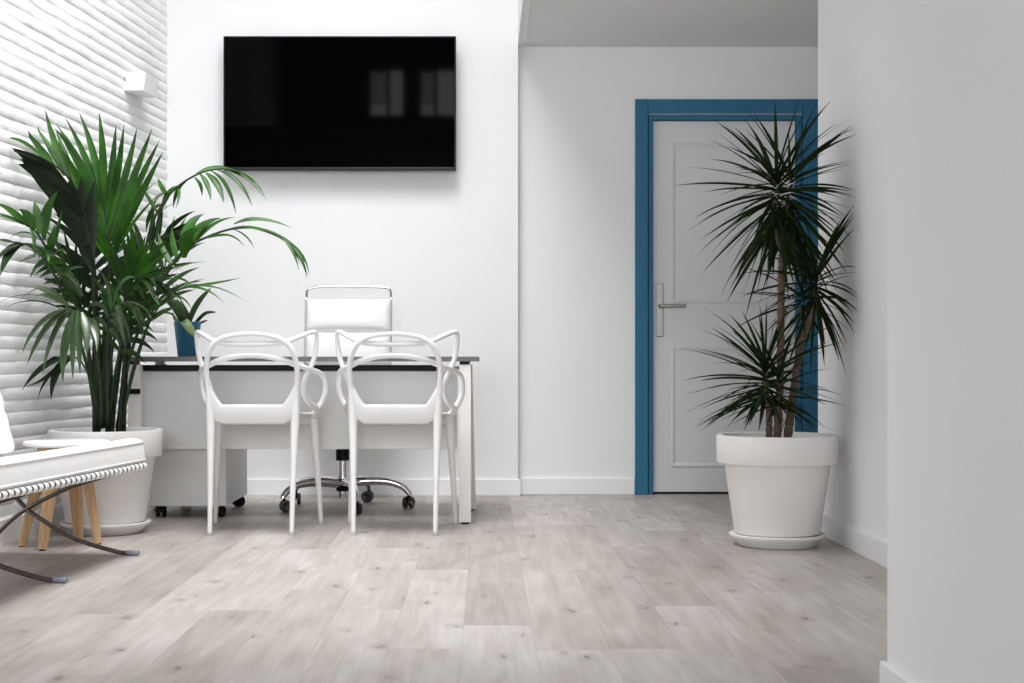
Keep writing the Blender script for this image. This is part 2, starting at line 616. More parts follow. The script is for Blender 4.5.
def rect_frame(bm, x0, x1, z0, z1, y, w, d):
    """moulded ring: rises d towards -y in a rounded bead w wide"""
    prof = [(0, 0), (0.15, -d * .7), (0.4, -d), (0.7, -d * .6), (1, 0.0)]
    rings = []
    for t, dy in prof:
        o = w * t
        rings.append([bm.verts.new(p) for p in ((x0 + o, y + dy, z0 + o), (x1 - o, y + dy, z0 + o), (x1 - o, y + dy, z1 - o), (x0 + o, y + dy, z1 - o))])
    for A, B in zip(rings, rings[1:]):
        for i in range(4):
            bm.faces.new((A[i], A[(i + 1) % 4], B[(i + 1) % 4], B[i]))


door = struct('door_1', box(LX0, LX1, LY, LY + 0.04, LZ0, LZ1, bevel=0.002), M['door'])
PX0, PX1 = 1.012, 1.596
for z0, z1 in ((1.040, 1.914), (0.145, 0.808)):
    bm = bmesh.new()
    rect_frame(bm, PX0, PX1, z0, z1, LY, 0.026, 0.0065)
    o = obj('door_panel', bm, M['door'], door)
s = F / DRY
hx, hz = (660 - UX) / s, CAMZ - (310 - VY) / s
h = obj('door_handle', box(hx - 0.020, hx + 0.020, LY - 0.010, LY, hz - 0.145, hz + 0.145, bevel=0.004), M['nickel'], door, label='brushed metal handle plate with lever')
zl = CAMZ - (306 - VY) / s
bm = tube([(hx, LY - 0.006, zl), (hx, LY - 0.035, zl), (hx + 0.006, LY - 0.047, zl), (hx + 0.03, LY - 0.05, zl), (hx + 0.138, LY - 0.05, zl)], 0.0105, seg=12, n=4)
smooth_by_angle(obj('lever', bm, M['nickel'], h))
bm = lathe([(0, -0.016), (0.009, -0.016), (0.0095, -0.012), (0.0095, 0.0)], (hx, LY, hz + 0.085), seg=20, axis='Y')
smooth_by_angle(obj('lock_cylinder', bm, M['nickel'], h))

# ------------------------------------------------------------------ television
s = 188.0
tx0, tx1 = (223.3 - UX) / s, (456 - UX) / s
tz0, tz1 = CAMZ - (170.5 - VY) / s, CAMZ - (36 - VY) / s
ty = F / s
tv = thing('mounted_television', 'large flat black television mounted on the white wall above the desk', 'television', ((tx0 + tx1) / 2, TVY, tz0))
obj('casing', box(tx0, tx1, ty, ty + 0.035, tz0, tz1, bevel=0.003), M['bezel'], tv)
bm = box(tx0 + 0.25, tx1 - 0.25, ty + 0.034, TVY - 0.012, tz0 + 0.1, tz1 - 0.2, bevel=0.006)
obj('back_housing', bm, M['black'], tv)
obj('screen', box(tx0 + 0.009, tx1 - 0.009, ty - 0.0015, ty + 0.003, tz0 + 0.018, tz1 - 0.009), M['screen'], tv)
obj('lower_bezel', box(tx0 + 0.004, tx1 - 0.004, ty - 0.003, ty + 0.001, tz0 + 0.004, tz0 + 0.016, bevel=0.001), mat('satin_black_strip', (0.012, 0.012, 0.013), 0.35, spec=0.3), tv)
obj('wall_bracket', box(-1.0, -0.55, TVY - 0.014, TVY, tz0 + 0.2, tz1 - 0.25), M['black'], tv)

# ------------------------------------------------------------------ wall sconce
bm = bmesh.new()
y0, y1, z0, z1 = 7.02, 7.22, 2.062, 2.152
# tapered block: open top and bottom, slightly deeper at the top
def sc_x(y, d):
    return wall_x(y) - 0.006 + d
outer = []
for z, d in ((z0, 0.098), (z1, 0.112)):
    outer.append([bm.verts.new(p) for p in ((sc_x(y0, 0), y0, z), (sc_x(y0, d), y0, z), (sc_x(y1, d), y1, z), (sc_x(y1, 0), y1, z))])
for i in range(4):
    bm.faces.new((outer[0][i], outer[0][(i + 1) % 4], outer[1][(i + 1) % 4], outer[1][i]))
inner = []
for z, d in ((z1, 0.100), (z0 + 0.03, 0.088)):
    inner.append([bm.verts.new(p) for p in ((sc_x(y0, 0.012), y0 + 0.012, z), (sc_x(y0, d), y0 + 0.012, z), (sc_x(y1, d), y1 - 0.012, z), (sc_x(y1, 0.012), y1 - 0.012, z))])
for i in range(4):
    bm.faces.new((outer[1][i], outer[1][(i + 1) % 4], inner[0][(i + 1) % 4], inner[0][i]))
    bm.faces.new((inner[0][i], inner[0][(i + 1) % 4], inner[1][(i + 1) % 4], inner[1][i]))
bm.faces.new(inner[1])
bm.faces.new(outer[0][::-1])
sconce = thing('wall_sconce', 'small white box wall light on the ribbed white stone wall', 'wall light', (wall_x(7.12), 7.12, z0))
obj('shade', bm, M['sconce'], sconce)
obj('mounting_clip', box(sc_x(y0, 0.004), sc_x(y0, 0.012), y0 - 0.004, y0 + 0.001, 2.105, 2.125), M['nickel'], sconce)

# ------------------------------------------------------------------ desk
DX0, DX1, DY0, DY1 = -1.62, -0.027, 6.30, 7.0
desk = thing('office_desk', 'white office desk with a thin dark grey top and white front panel', 'desk', ((DX0 + DX1) / 2, (DY0 + DY1) / 2, 0))
obj('desktop', box(DX0, DX1, DY0, DY1, 0.7225, 0.744, bevel=0.0015), M['desktop'], desk, label='thin dark grey desktop')
obj('front_panel', box(-1.565, -0.128, 6.495, 6.515, 0.322, 0.688, bevel=0.002), M['deskwhite'], desk)
obj('front_beam', box(-1.575, -0.222, 6.45, 6.49, 0.679, 0.7065, bevel=0.002), M['black'], desk, label='black steel beam under the desktop')
bm = box(-1.55, -0.10, 6.86, 6.90, 0.665, 0.699)
add_box(bm, -1.36, -1.32, 6.49, 6.86, 0.67, 0.699)
add_box(bm, -0.36, -0.32, 6.49, 6.86, 0.67, 0.699)
obj('top_rail', bm, M['legwhite'], desk)
for i, (xc, sp) in enumerate(((-0.0885, 0.018), (-1.558, -0.018))):
    for j, (yc, dx) in enumerate(((6.335, 0), (6.90, sp))):
        bm = bmesh.new()
        if j and i:
            xc -= 0.014
        add_box(bm, xc - 0.0265, xc + 0.0265, yc - 0.025, yc + 0.025, 0.008, 0.709, bevel=0.002)
        for v in bm.verts:
            v.co.x += dx * (1 - v.co.z / 0.709)
        lg = obj('leg', bm, M['legwhite'], desk)
        obj('foot_glide', lathe([(0, 0), (0.016, 0), (0.016, 0.008), (0, 0.009)], (xc + dx, yc, 0), seg=16), M['black'], lg)
        bx = box(xc - 0.024, xc + 0.016, yc - 0.02, yc + 0.02, 0.709, 0.7225, bevel=0.001)
        obj('spacer', bx, M['black'] if j == 0 else M['legwhite'], lg)
    bm = box(xc - 0.02, xc + 0.02, 6.36, 6.875, 0.66, 0.70, bevel=0.002)
    obj('side_rail', bm, M['legwhite'], desk)
obj('corner_bracket', box(-1.587, -1.529, 6.303, 6.309, 0.578, 0.601, bevel=0.001), M['black'], desk, label='small black bracket on the leg by the palm')

# pedestal of drawers under the desk
px0, px1, py0, py1 = -1.548, -1.194, 6.56, 7.14
ped = thing('drawer_pedestal', 'light grey drawer pedestal on black castors under the desk', 'drawer unit', ((px0 + px1) / 2, (py0 + py1) / 2, 0))
obj('body', box(px0, px1, py0, py1, 0.055, 0.56, bevel=0.003), M['deskwhite'], ped)
for k in range(3):
    z0, z1 = 0.062 + k * 0.164, 0.062 + k * 0.164 + 0.158
    d = obj('drawer', box(px0 + 0.004, px1 - 0.004, py1 + 0.001, py1 + 0.018, z0, z1, bevel=0.002), M['deskwhite'], ped)
    obj('drawer_handle', box(-1.44, -1.33, py1 + 0.018, py1 + 0.03, z1 - 0.04, z1 - 0.03, bevel=0.002), M['nickel'], d)


def caster(parent, x, y, ang, r=0.026, top=0.07, m_fork=None, wheel_m=None, width=0.044):
    """twin-wheel castor; ang is the rolling direction"""
    R = Matrix.Translation((x, y, 0)) @ Matrix.Rotation(ang, 4, 'Z')
    bm = bmesh.new()
    add_lathe(bm, [(0, top), (0.007, top), (0.007, r * 1.5), (0.011, r * 1.45), (0.011, r * 1.1), (0, r * 1.1)], (0, 0, 0), seg=12)
    add_box(bm, -0.004, r * 0.9, -0.005, 0.005, r * 0.8, r * 1.5, bevel=0.002)
    # hood over the wheels
    n = 10
    for k in range(n):
        a0, a1 = PI * 0.05 + PI * 0.8 * k / n, PI * 0.05 + PI * 0.8 * (k + 1) / n
        q = []
        for a in (a0, a1):
            for w in (-0.008, 0.008):
                q.append(bm.verts.new((0.008 + math.cos(a) * r * 1.12, w, r + math.sin(a) * r * 1.12)))
        bm.faces.new((q[0], q[1], q[3], q[2]))
    bm.transform(R)
    c = obj('caster', bm, m_fork or M['black'], parent)
    bm = bmesh.new()
    for sgn in (-1, 1):
        h0, h1 = sgn * 0.008, sgn * width / 2
        add_lathe(bm, [(0, h0), (r * 0.96, h0), (r, h0 + sgn * 0.003), (r, h1 - sgn * 0.004), (r * 0.9, h1), (r * 0.45, h1), (r * 0.4, h1 - sgn * 0.003), (0, h1 - sgn * 0.003)],
                  (0.008, 0, r), seg=24, axis='Y')
    bm.transform(R)
    obj('wheel', bm, wheel_m or M['black'], c)
    bm = bmesh.new()
    return c


for x, y, a in ((px0 + 0.045, py0 + 0.045, 2.0), (px1 - 0.045, py0 + 0.045, 1.2), (px0 + 0.06, py1 - 0.05, 1.9), (px1 - 0.04, py1 - 0.06, 0.6)):
    caster(ped, x, y, a, r=0.028, top=0.058)

# ------------------------------------------------------------------ office chair
OCX, OCY = -0.700, 7.0
oc = thing('office_chair', 'white padded swivel office chair with chrome frame behind the desk', 'office chair', (OCX, OCY, 0))
bm = lathe([(0, 0.052), (0.0205, 0.052), (0.0205, 0.15), (0.0, 0.15)], (OCX, OCY, 0), seg=20)
add_lathe(bm, [(0, 0.13), (0.0225, 0.13), (0.0225, 0.262), (0.0, 0.262)], (OCX, OCY, 0), seg=24)
smooth_by_angle(obj('gas_column', bm, M['chrome'], oc))
bm = lathe([(0, 0.085), (0.030, 0.085), (0.034, 0.095), (0.034, 0.140), (0.028, 0.147), (0.0, 0.147)], (OCX, OCY, 0), seg=24)
smooth_by_angle(obj('hub', bm, M['black'], oc))
bm = lathe([(0, 0.236), (0.034, 0.236), (0.034, 0.285), (0.026, 0.30), (0.026, 0.36), (0, 0.36)], (OCX, OCY, 0), seg=24)
add_box(bm, OCX - 0.07, OCX + 0.07, OCY - 0.1, OCY + 0.12, 0.36, 0.395, bevel=0.008)
smooth_by_angle(obj('tilt_mechanism', bm, M['black'], oc))
for k in range(5):
    a = math.radians(-1 + 72 * k)
    ca, sa = math.cos(a), math.sin(a)
    prof = [(0.02, 0.122, .024), (0.10, 0.133, .0235), (0.18, 0.136, .0215), (0.245, 0.127, .019), (0.295, 0.106, .0165), (0.322, 0.080, .0145), (0.329, 0.064, .0135)]
    bm = tube([(OCX + r * ca, OCY + r * sa, z) for r, z, _ in prof], [w for _, _, w in prof], seg=12, n=5)
    arm = obj('base_arm', bm, M['chrome'], oc, smooth=True)
    caster(arm, OCX + 0.322 * ca, OCY + 0.322 * sa, a + 1.3 + 0.5 * k, r=0.029, top=0.07, width=0.05, m_fork=M['black'], wheel_m=mat('dark_grey_tyre', (0.03, 0.03, 0.032), 0.3) if k == 0 else bpy.data.materials['dark_grey_tyre'])

# seat and back: side rails, padded panels between them
bw = 0.217


def back_pt(t):      # t 0..1 up the back: (y, z)
    return (OCY + 0.215 + 0.075 * t + 0.02 * t * t, 0.50 + 0.60 * t)


side = [(OCY - 0.22, 0.455), (OCY - 0.12, 0.44), (OCY + 0.05, 0.43), (OCY + 0.15, 0.44), (OCY + 0.20, 0.475)] + [back_pt(t) for t in (0.15, 0.4, 0.7, 0.92)]
for sg in (-1, 1):
    pts = [(OCX + sg * bw, y, z) for y, z in side]
    obj('side_rail', tube(pts, 0.0085, seg=10, n=5, flat=1.3), M['alu'], oc, smooth=True)
y1_, z1_ = back_pt(0.92)
yT, zT = back_pt(1.0)
tp = []
for k in range(13):
    a = PI * k / 12
    cx = math.copysign(abs(math.cos(a)) ** 0.35, math.cos(a))
    tp.append((OCX - bw * cx, y1_ + (yT - y1_) * math.sin(a) ** 0.5, z1_ + (zT + 0.007 - z1_) * math.sin(a) ** 0.35))
bm = tube([(OCX - bw, *back_pt(0.86))] + tp + [(OCX + bw, *back_pt(0.86))], 0.0075, seg=10, n=3)
obj('top_loop', bm, M['chrome'], oc, smooth=True, label='chrome hoop over the backrest')


def pad(parent, name, ylo, zlo, yhi, zhi, width, thick):
    """cushioned panel between two (y, z) edges, bulging towards the sitter"""
    bm = bmesh.new()
    a, b = Vector((0, ylo, zlo)), Vector((0, yhi, zhi))
    d = (b - a)
    ln = d.length
    d.normalize()
    nrm = Vector((0, -d.z, d.y))
    nu, nv = 18, 12
    def prof(t):
        return (max(0.0, 1 - abs(2 * t - 1) ** 3.2)) ** 0.55
    top, bot = [], []
    for i in range(nu + 1):
        tu = i / nu
        rt, rb = [], []
        for j in range(nv + 1):
            tv_ = j / nv
            base = a + d * (ln * tv_) + Vector((OCX + (tu - 0.5) * width, 0, 0))
            hgt = prof(tv_) * prof(0.5 + (tu - 0.5) * 0.985)
            rt.append(bm.verts.new(base + nrm * thick * (0.15 + hgt)))
            rb.append(bm.verts.new(base - nrm * thick * (0.1 + 0.5 * hgt)))
        top.append(rt)
        bot.append(rb)
    for g in (top, bot):
        for i in range(nu):
            for j in range(nv):
                bm.faces.new((g[i][j], g[i + 1][j], g[i + 1][j + 1], g[i][j + 1])).smooth = True
    for i in range(nu):
        for j in (0, nv):
            bm.faces.new((top[i][j], top[i + 1][j], bot[i + 1][j], bot[i][j]))
    for j in range(nv):
        for i in (0, nu):
            bm.faces.new((top[i][j], top[i][j + 1], bot[i][j + 1], bot[i][j]))
    return obj(name, bm, M['leather'], parent)


for t0, t1 in ((0.05, 0.32), (0.33, 0.615), (0.625, 0.90)):
    pad(oc, 'back_pad', *back_pt(t0), *back_pt(t1), 2 * bw - 0.012, 0.03)
for (ya, za), (yb, zb) in (((OCY + 0.17, 0.46), (OCY + 0.05, 0.442)), ((OCY + 0.045, 0.442), (OCY - 0.085, 0.448)), ((OCY - 0.09, 0.449), (OCY - 0.23, 0.47))):
    pad(oc, 'seat_pad', yb, zb, ya, za, 2 * bw - 0.012, -0.026)
bm = box(OCX - bw, OCX + bw, OCY - 0.02, OCY + 0.02, 0.394, 0.412, bevel=0.003)
add_box(bm, OCX - bw - 0.004, OCX - bw + 0.012, OCY - 0.02, OCY + 0.02, 0.394, 0.435, bevel=0.002)
add_box(bm, OCX + bw - 0.012, OCX + bw + 0.004, OCY - 0.02, OCY + 0.02, 0.394, 0.435, bevel=0.002)
obj('seat_spreader', bm, M['chrome'], oc)


# ------------------------------------------------------------------ two plastic chairs with a looping back
def make_cafe_chair():
    t = thing('cafe_chair', 'white plastic armchair with looping open back, on the side by the palm and blue pot', 'chair', (0, 0, 0), 0, 'white plastic chairs at the desk')
    pl = M['plastic']
    # rear legs rise from the floor into the arch of the back
    for sg in (-1, 1):
        pts = [(sg * 0.171, 0.0, 0.0), (sg * 0.172, 0.016, 0.15), (sg * 0.1745, 0.034, 0.32), (sg * 0.177, 0.046, 0.45), (sg * 0.1795, 0.046, 0.51), (sg * 0.183, 0.042, 0.575), (sg * 0.187, 0.036, 0.62)]
        obj('rear_leg', tube(pts, [0.0095, 0.0115, 0.0145, 0.0180, 0.0175, 0.0140, 0.0112], seg=12, n=5), pl, t, smooth=True)
        pts = [(sg * 0.236, 0.425, 0.0), (sg * 0.230, 0.414, 0.12), (sg * 0.221, 0.396, 0.28), (sg * 0.213, 0.376, 0.42), (sg * 0.211, 0.362, 0.485)]
        obj('front_leg', tube(pts, [0.0095, 0.0115, 0.0145, 0.0185, 0.017], seg=12, n=5), pl, t, smooth=True)
    # arch
    A = [(0.183, 0.042, 0.575), (0.187, 0.036, 0.62), (0.190, 0.027, 0.67), (0.188, 0.018, 0.712), (0.175, 0.005, 0.760), (0.150, -0.006, 0.798), (0.096, -0.016, 0.826), (0, -0.022, 0.8365)]
    arch = A + [(-x, y, z) for x, y, z in A[-2::-1]]
    ra = [0.0115, 0.0115, 0.0115, 0.0115, 0.0118, 0.0118, 0.0105, 0.0098]
    obj('back_arch', tube(arch, ra + ra[-2::-1], seg=12, n=6), pl, t, smooth=True)
    # winged loop: low in the middle, out to the ears, in to the waist, out again to the front of the seat
    B = [(0, -0.012, 0.793), (0.09, -0.006, 0.796), (0.150, 0.006, 0.805), (0.200, 0.052, 0.828), (0.240, 0.106, 0.846), (0.254, 0.132, 0.840), (0.256, 0.142, 0.812), (0.247, 0.142, 0.745), (0.228, 0.134, 0.690),
         (0.206, 0.128, 0.640), (0.199, 0.145, 0.595), (0.210, 0.190, 0.556), (0.231, 0.268, 0.524), (0.232, 0.320, 0.506), (0.212, 0.362, 0.480)]
    wing = [(-x, y, z) for x, y, z in B[:0:-1]] + B
    rb = [0.0108] * 3 + [0.0108, 0.0102, 0.0098, 0.0098, 0.0105, 0.0115, 0.0115, 0.0115, 0.012, 0.0125, 0.014, 0.017]
    obj('back_wing', tube(wing, rb[:0:-1] + rb, seg=12, n=6), pl, t, smooth=True)
    # arm hoop
    D = [(0, -0.004, 0.748), (0.07, 0.0, 0.743), (0.135, 0.014, 0.727), (0.190, 0.055, 0.704), (0.232, 0.135, 0.688), (0.256, 0.215, 0.674), (0.268, 0.275, 0.650), (0.272, 0.305, 0.612), (0.266, 0.318, 0.572), (0.252, 0.324, 0.540), (0.232, 0.336, 0.512), (0.212, 0.356, 0.480)]
    hoop = [(-x, y, z) for x, y, z in D[:0:-1]] + D
    rd = [0.0125, 0.0125, 0.0125, 0.012, 0.0115, 0.0112, 0.0112, 0.0112, 0.012, 0.0125, 0.0138, 0.016]
    obj('arm_hoop', tube(hoop, rd[:0:-1] + rd, seg=12, n=6), pl, t, smooth=True)
    # seat shell: rear apron between the legs with corner webs climbing them, rolled lip, pan, front edge
    sec = [  # (half width, y, z in the middle, z at the legs)
        (0.178, 0.052, 0.463, 0.494), (0.179, 0.044, 0.480, 0.516), (0.180, 0.038, 0.506, 0.556), (0.182, 0.036, 0.528, 0.602), (0.184, 0.038, 0.536, 0.628), (0.183, 0.048, 0.535, 0.622),
        (0.181, 0.064, 0.523, 0.570), (0.181, 0.092, 0.506, 0.525), (0.186, 0.15, 0.494, 0.503), (0.196, 0.22, 0.489, 0.497), (0.207, 0.30, 0.488, 0.495), (0.213, 0.36, 0.487, 0.490), (0.216, 0.392, 0.478, 0.480),
        (0.215, 0.403, 0.462, 0.462), (0.212, 0.396, 0.440, 0.444)]
    S = catmull(sec, 3)
    nx = 40
    bm = bmesh.new()
    g = []
    for hw, y, zc, zs_ in S:
        row = []
        for i in range(nx + 1):
            u = abs(2 * i / nx - 1)
            web = max(0.0, (u - 0.70) / 0.30) ** 1.3
            row.append(bm.verts.new((hw * (2 * i / nx - 1), y, zc + (zs_ - zc) * web)))
        g.append(row)
    for a, b in zip(g, g[1:]):
        for i in range(nx):
            bm.faces.new((a[i], a[i + 1], b[i + 1], b[i])).smooth = True
    st = obj('seat', bm, pl, t, smooth=True)
    so = st.modifiers.new('thick', 'SOLIDIFY')
    so.thickness = 0.011
    so.offset = 0
    return t


def dup(root, loc, rotz, label):
    r = root.copy()
    C.objects.link(r)
    r.location, r.rotation_euler = loc, (0, 0, rotz)
    r['label'] = label
    for ch in list(root.children):
        c = ch.copy()
        C.objects.link(c)
        c.parent = r
        for gch in list(ch.children):
            d = gch.copy()
            C.objects.link(d)
            d.parent = c
    return r


cc = make_cafe_chair()
cc.location, cc.rotation_euler = (-0.974, 5.91, 0), (0, 0, -0.018)
dup(cc, (-0.377, 5.91, 0), -0.025, "white plastic armchair with looping open back, by the desk end nearest the blue-framed door")


# ------------------------------------------------------------------ pots
def pot_parts(t, x, y):
    prof = [(0.0, 0.045), (0.150, 0.045), (0.163, 0.05), (0.167, 0.06), (0.205, 0.318), (0.2065, 0.322), (0.232, 0.324), (0.2345, 0.328), (0.236, 0.426), (0.234, 0.433), (0.229, 0.435), (0.214, 0.434), (0.211, 0.430), (0.208, 0.36), (0.0, 0.35)]
    smooth_by_angle(obj('pot', lathe(prof, (x, y, 0), seg=72), M['pot'], t), 40)
    sp = [(0.0, 0.0), (0.148, 0.0), (0.153, 0.004), (0.165, 0.022), (0.183, 0.034), (0.187, 0.040), (0.187, 0.046), (0.183, 0.049), (0.176, 0.047), (0.160, 0.038), (0.0, 0.036)]
    smooth_by_angle(obj('saucer', lathe(sp, (x, y, 0), seg=64), M['pot'], t), 40)
    bm = bmesh.new()
    rng = random.Random(int(x * 1000))
    rings = [[bm.verts.new((x, y, 0.412))]]
    for k in range(1, 7):
        r = 0.2095 * k / 6
        rings.append([bm.verts.new((x + r * math.cos(2 * PI * j / 40), y + r * math.sin(2 * PI * j / 40), 0.408 + rng.uniform(-0.004, 0.006))) for j in range(40)])
    for a, b in zip(rings, rings[1:]):
        for j in range(40):
            j2 = (j + 1) % 40
            bm.faces.new((a[0], b[j], b[j2]) if len(a) == 1 else (a[j], b[j], b[j2], a[j2]))
    obj('soil', bm, M['soil'], t, smooth=True)


def add_leaf(bm, p, d, nrm, length, width, droop, nseg=8, fold=0.25, limit=None, tipdroop=0.0, mi=0, wprof=None):
    """strip leaf bending under its weight, folded along its midrib"""
    p, d = Vector(p), Vector(d).normalized()
    nrm = Vector(nrm)
    st = length / nseg
    prev = None
    for i in range(nseg + 1):
        t = i / nseg
        nrm = nrm - d * nrm.dot(d)
        if nrm.length < 1e-5:
            nrm = d.orthogonal()
        nrm.normalize()
        w = d.cross(nrm)
        if wprof:
            hw = 0.5 * width * wprof(t)
        else:
            hw = 0.5 * width * min(1.0, 0.35 + 3.2 * t) * (1 - max(0, (t - 0.35) / 0.65) ** 1.8)
        hw = max(hw, 0.0004)
        up = nrm * hw * fold
        pts = [p - w * hw + up, p, p + w * hw + up]
        if limit:
            pts = [limit(q) for q in pts]
        cur = [bm.verts.new(q) for q in pts]
        if prev:
            for a in (0, 1):
                f = bm.faces.new((prev[a], prev[a + 1], cur[a + 1], cur[a]))
                f.smooth = True
                f.material_index = mi
        prev = cur
        p = p + d * st
        if limit:
            p = limit(p)
        d = (d + Vector((0, 0, -1)) * (droop + tipdroop * t) / nseg).normalized()


# ------------------------------------------------------------------ potted palm
PLX, PLY = -1.606, 6.02
palm = thing('potted_palm', 'tall green palm with arching feathery fronds in a round white pot by the stone wall', 'potted plant', (PLX, PLY, 0))
pot_parts(palm, PLX, PLY)


def palm_limit(q):
    q = Vector(q)
    q.x = max(q.x, wall_x(max(q.y, WY0)) + 0.018) if q.y > WY0 - 0.05 else q.x
    q.y = min(q.y, TVY - 0.03)
    return q


rngp = random.Random(21)


def frond(px, start, npairs, L, W, side, droop, ang=(62, 22), lift=0.0, r0=0.0075, sides=(1, -1), tip=True, tipdroop=0.3, leaf='palm'):
    """px: (u, v, Y) control points of petiole and midrib from the soil outwards; leaflets sit from fraction `start` on"""
    ctrl = [P(*p) for p in px]
    n = 8
    S = [Vector(s) for s in catmull([tuple(c) for c in ctrl], n)]
    S = [palm_limit(s) for s in S]
    cum = [0.0]
    for a, b in zip(S, S[1:]):
        cum.append(cum[-1] + (b - a).length)
    tot = cum[-1]

    def at(t):
        x = t * tot
        for i in range(len(S) - 1):
            if cum[i + 1] >= x:
                k = (x - cum[i]) / max(1e-6, cum[i + 1] - cum[i])
                return S[i].lerp(S[i + 1], k), (S[i + 1] - S[i]).normalized()
        return S[-1], (S[-1] - S[-2]).normalized()

    bm = bmesh.new()
    pts = [at(i / 24)[0] for i in range(25)]
    add_tube(bm, pts, [r0 * (1 - 0.8 * (i / 24)) + 0.0007 for i in range(25)], seg=7, n=1, mi=1)
    side = Vector(side).normalized()
    for i in range(npairs):
        f = (i + 0.5) / npairs
        t = start + (1 - start) * f
        a = math.radians(ang[0] + (ang[1] - ang[0]) * f)
        ll = L * (0.62 + 0.9 * f * (1 - f) * 1.6 if f < 0.5 else 0.98 - 0.55 * (f - 0.5) * 1.2)
        for sg in sides:
            p, T = at(min(0.995, t + rngp.uniform(-0.012, 0.012)))
            sd = side - T * side.dot(T)
            if sd.length < 1e-4:
                sd = T.orthogonal()
            sd.normalize()
            nr = sd.cross(T)
            if nr.z < 0:
                nr = -nr
            aa = a + math.radians(rngp.uniform(-7, 7))
            d = T * math.cos(aa) + sd * sg * math.sin(aa) + nr * (lift + rngp.uniform(-0.08, 0.08))
            add_leaf(bm, p, d, nr, ll * rngp.uniform(0.88, 1.1), W * rngp.uniform(0.85, 1.12), droop * rngp.uniform(0.7, 1.3), nseg=8, limit=palm_limit, tipdroop=tipdroop)
    if tip:
        p, T = at(0.99)
        add_leaf(bm, p, T, side.cross(T), L * 0.55, W * 0.8, droop, limit=palm_limit)
    return obj('frond', bm, [M[leaf], M['palmrachis']], palm)




def drawn_frond(px, leaves, r0=0.0075, face=(0.25, -0.75, 0.6), leaf='palm', label=None):
    """frond whose leaflets are each measured: (base u, v, tip u, v, control u, v or None, width, depth of base, depth of tip)"""
    ctrl = [tuple(palm_limit(P(*p))) for p in px]
    bm = bmesh.new()
    S = catmull(ctrl, 6)
    n = len(S) - 1
    add_tube(bm, S, [r0 * (1 - 0.75 * i / n) + 0.0006 for i in range(n + 1)], seg=7, n=1, mi=1)
    for (bu, bv, tu, tv_, c, w, Yb, Yt) in leaves:
        b, t = P(bu, bv, Yb), P(tu, tv_, Yt)
        m_ = P(*c, (Yb + Yt) / 2) if c else (b + t) / 2 + Vector((0, -0.01, 0.006))
        prev = None
        fv = (Vector(face) + Vector((rngp.uniform(-.35, .35), rngp.uniform(-.2, .2), rngp.uniform(-.3, .3)))).normalized()
        k = 9
        for i in range(k + 1):
            q = i / k
            p = b * (1 - q) ** 2 + m_ * 2 * q * (1 - q) + t * q * q
            T = ((m_ - b) * (1 - q) + (t - m_) * q).normalized()
            wv = T.cross(fv)
            if wv.length < 1e-3:
                wv = T.orthogonal()
            wv.normalize()
            nr = wv.cross(T)
            hw = max(0.0005, 0.5 * w * min(1, 0.3 + 2.6 * q) * (1 - max(0, (q - 0.4) / 0.6) ** 1.7))
            row = [bm.verts.new(palm_limit(p - wv * hw + nr * hw * 0.3)), bm.verts.new(palm_limit(p)), bm.verts.new(palm_limit(p + wv * hw + nr * hw * 0.3))]
            if prev:
                for a in (0, 1):
                    f = bm.faces.new((prev[a], prev[a + 1], row[a + 1], row[a]))
                    f.smooth = True
            prev = row
    return obj('frond', bm, [M[leaf], M['palmrachis']], palm, label=label)


# big upright fan, facing the room
drawn_frond([(104, 428, 6.00), (105, 340, 6.00), (109, 270, 5.98), (109, 240, 5.98), (104, 208, 6.0), (98, 188, 6.02)],
            [(111, 268, 158, 181, (122, 205), .028, 5.98, 5.86), (110, 262, 163, 190, (130, 222), .024, 5.97, 5.80), (110, 258, 163, 152, (142, 190), .033, 5.98, 5.90), (110, 250, 160, 140, (140, 178), .034, 5.98, 5.92),
             (109, 243, 152, 129, (136, 172), .034, 5.98, 5.94), (108, 236, 137, 128, (128, 172), .034, 5.98, 5.96), (107, 228, 124, 124, (119, 168), .033, 5.98, 5.98), (106, 220, 116, 124, (113, 166), .031, 5.99, 6.0),
             (104, 210, 99, 112, (104, 150), .033, 6.0, 6.04), (102, 200, 79, 112, (96, 152), .032, 6.0, 6.06), (103, 206, 65, 117, (88, 158), .030, 6.0, 6.04), (104, 216, 56, 124, (82, 160), .032, 5.99, 5.98),
             (107, 232, 54, 128, (78, 150), .036, 5.97, 5.88), (108, 240, 62, 150, (76, 172), .036, 5.97, 5.86), (109, 250, 72, 178, (84, 196), .034, 5.97, 5.86), (110, 258, 80, 205, (90, 215), .032, 5.97, 5.86),
             (110, 262, 78, 230, (92, 232), .03, 5.97, 5.85), (111, 266, 140, 232, (124, 236), .03, 5.97, 5.85)])
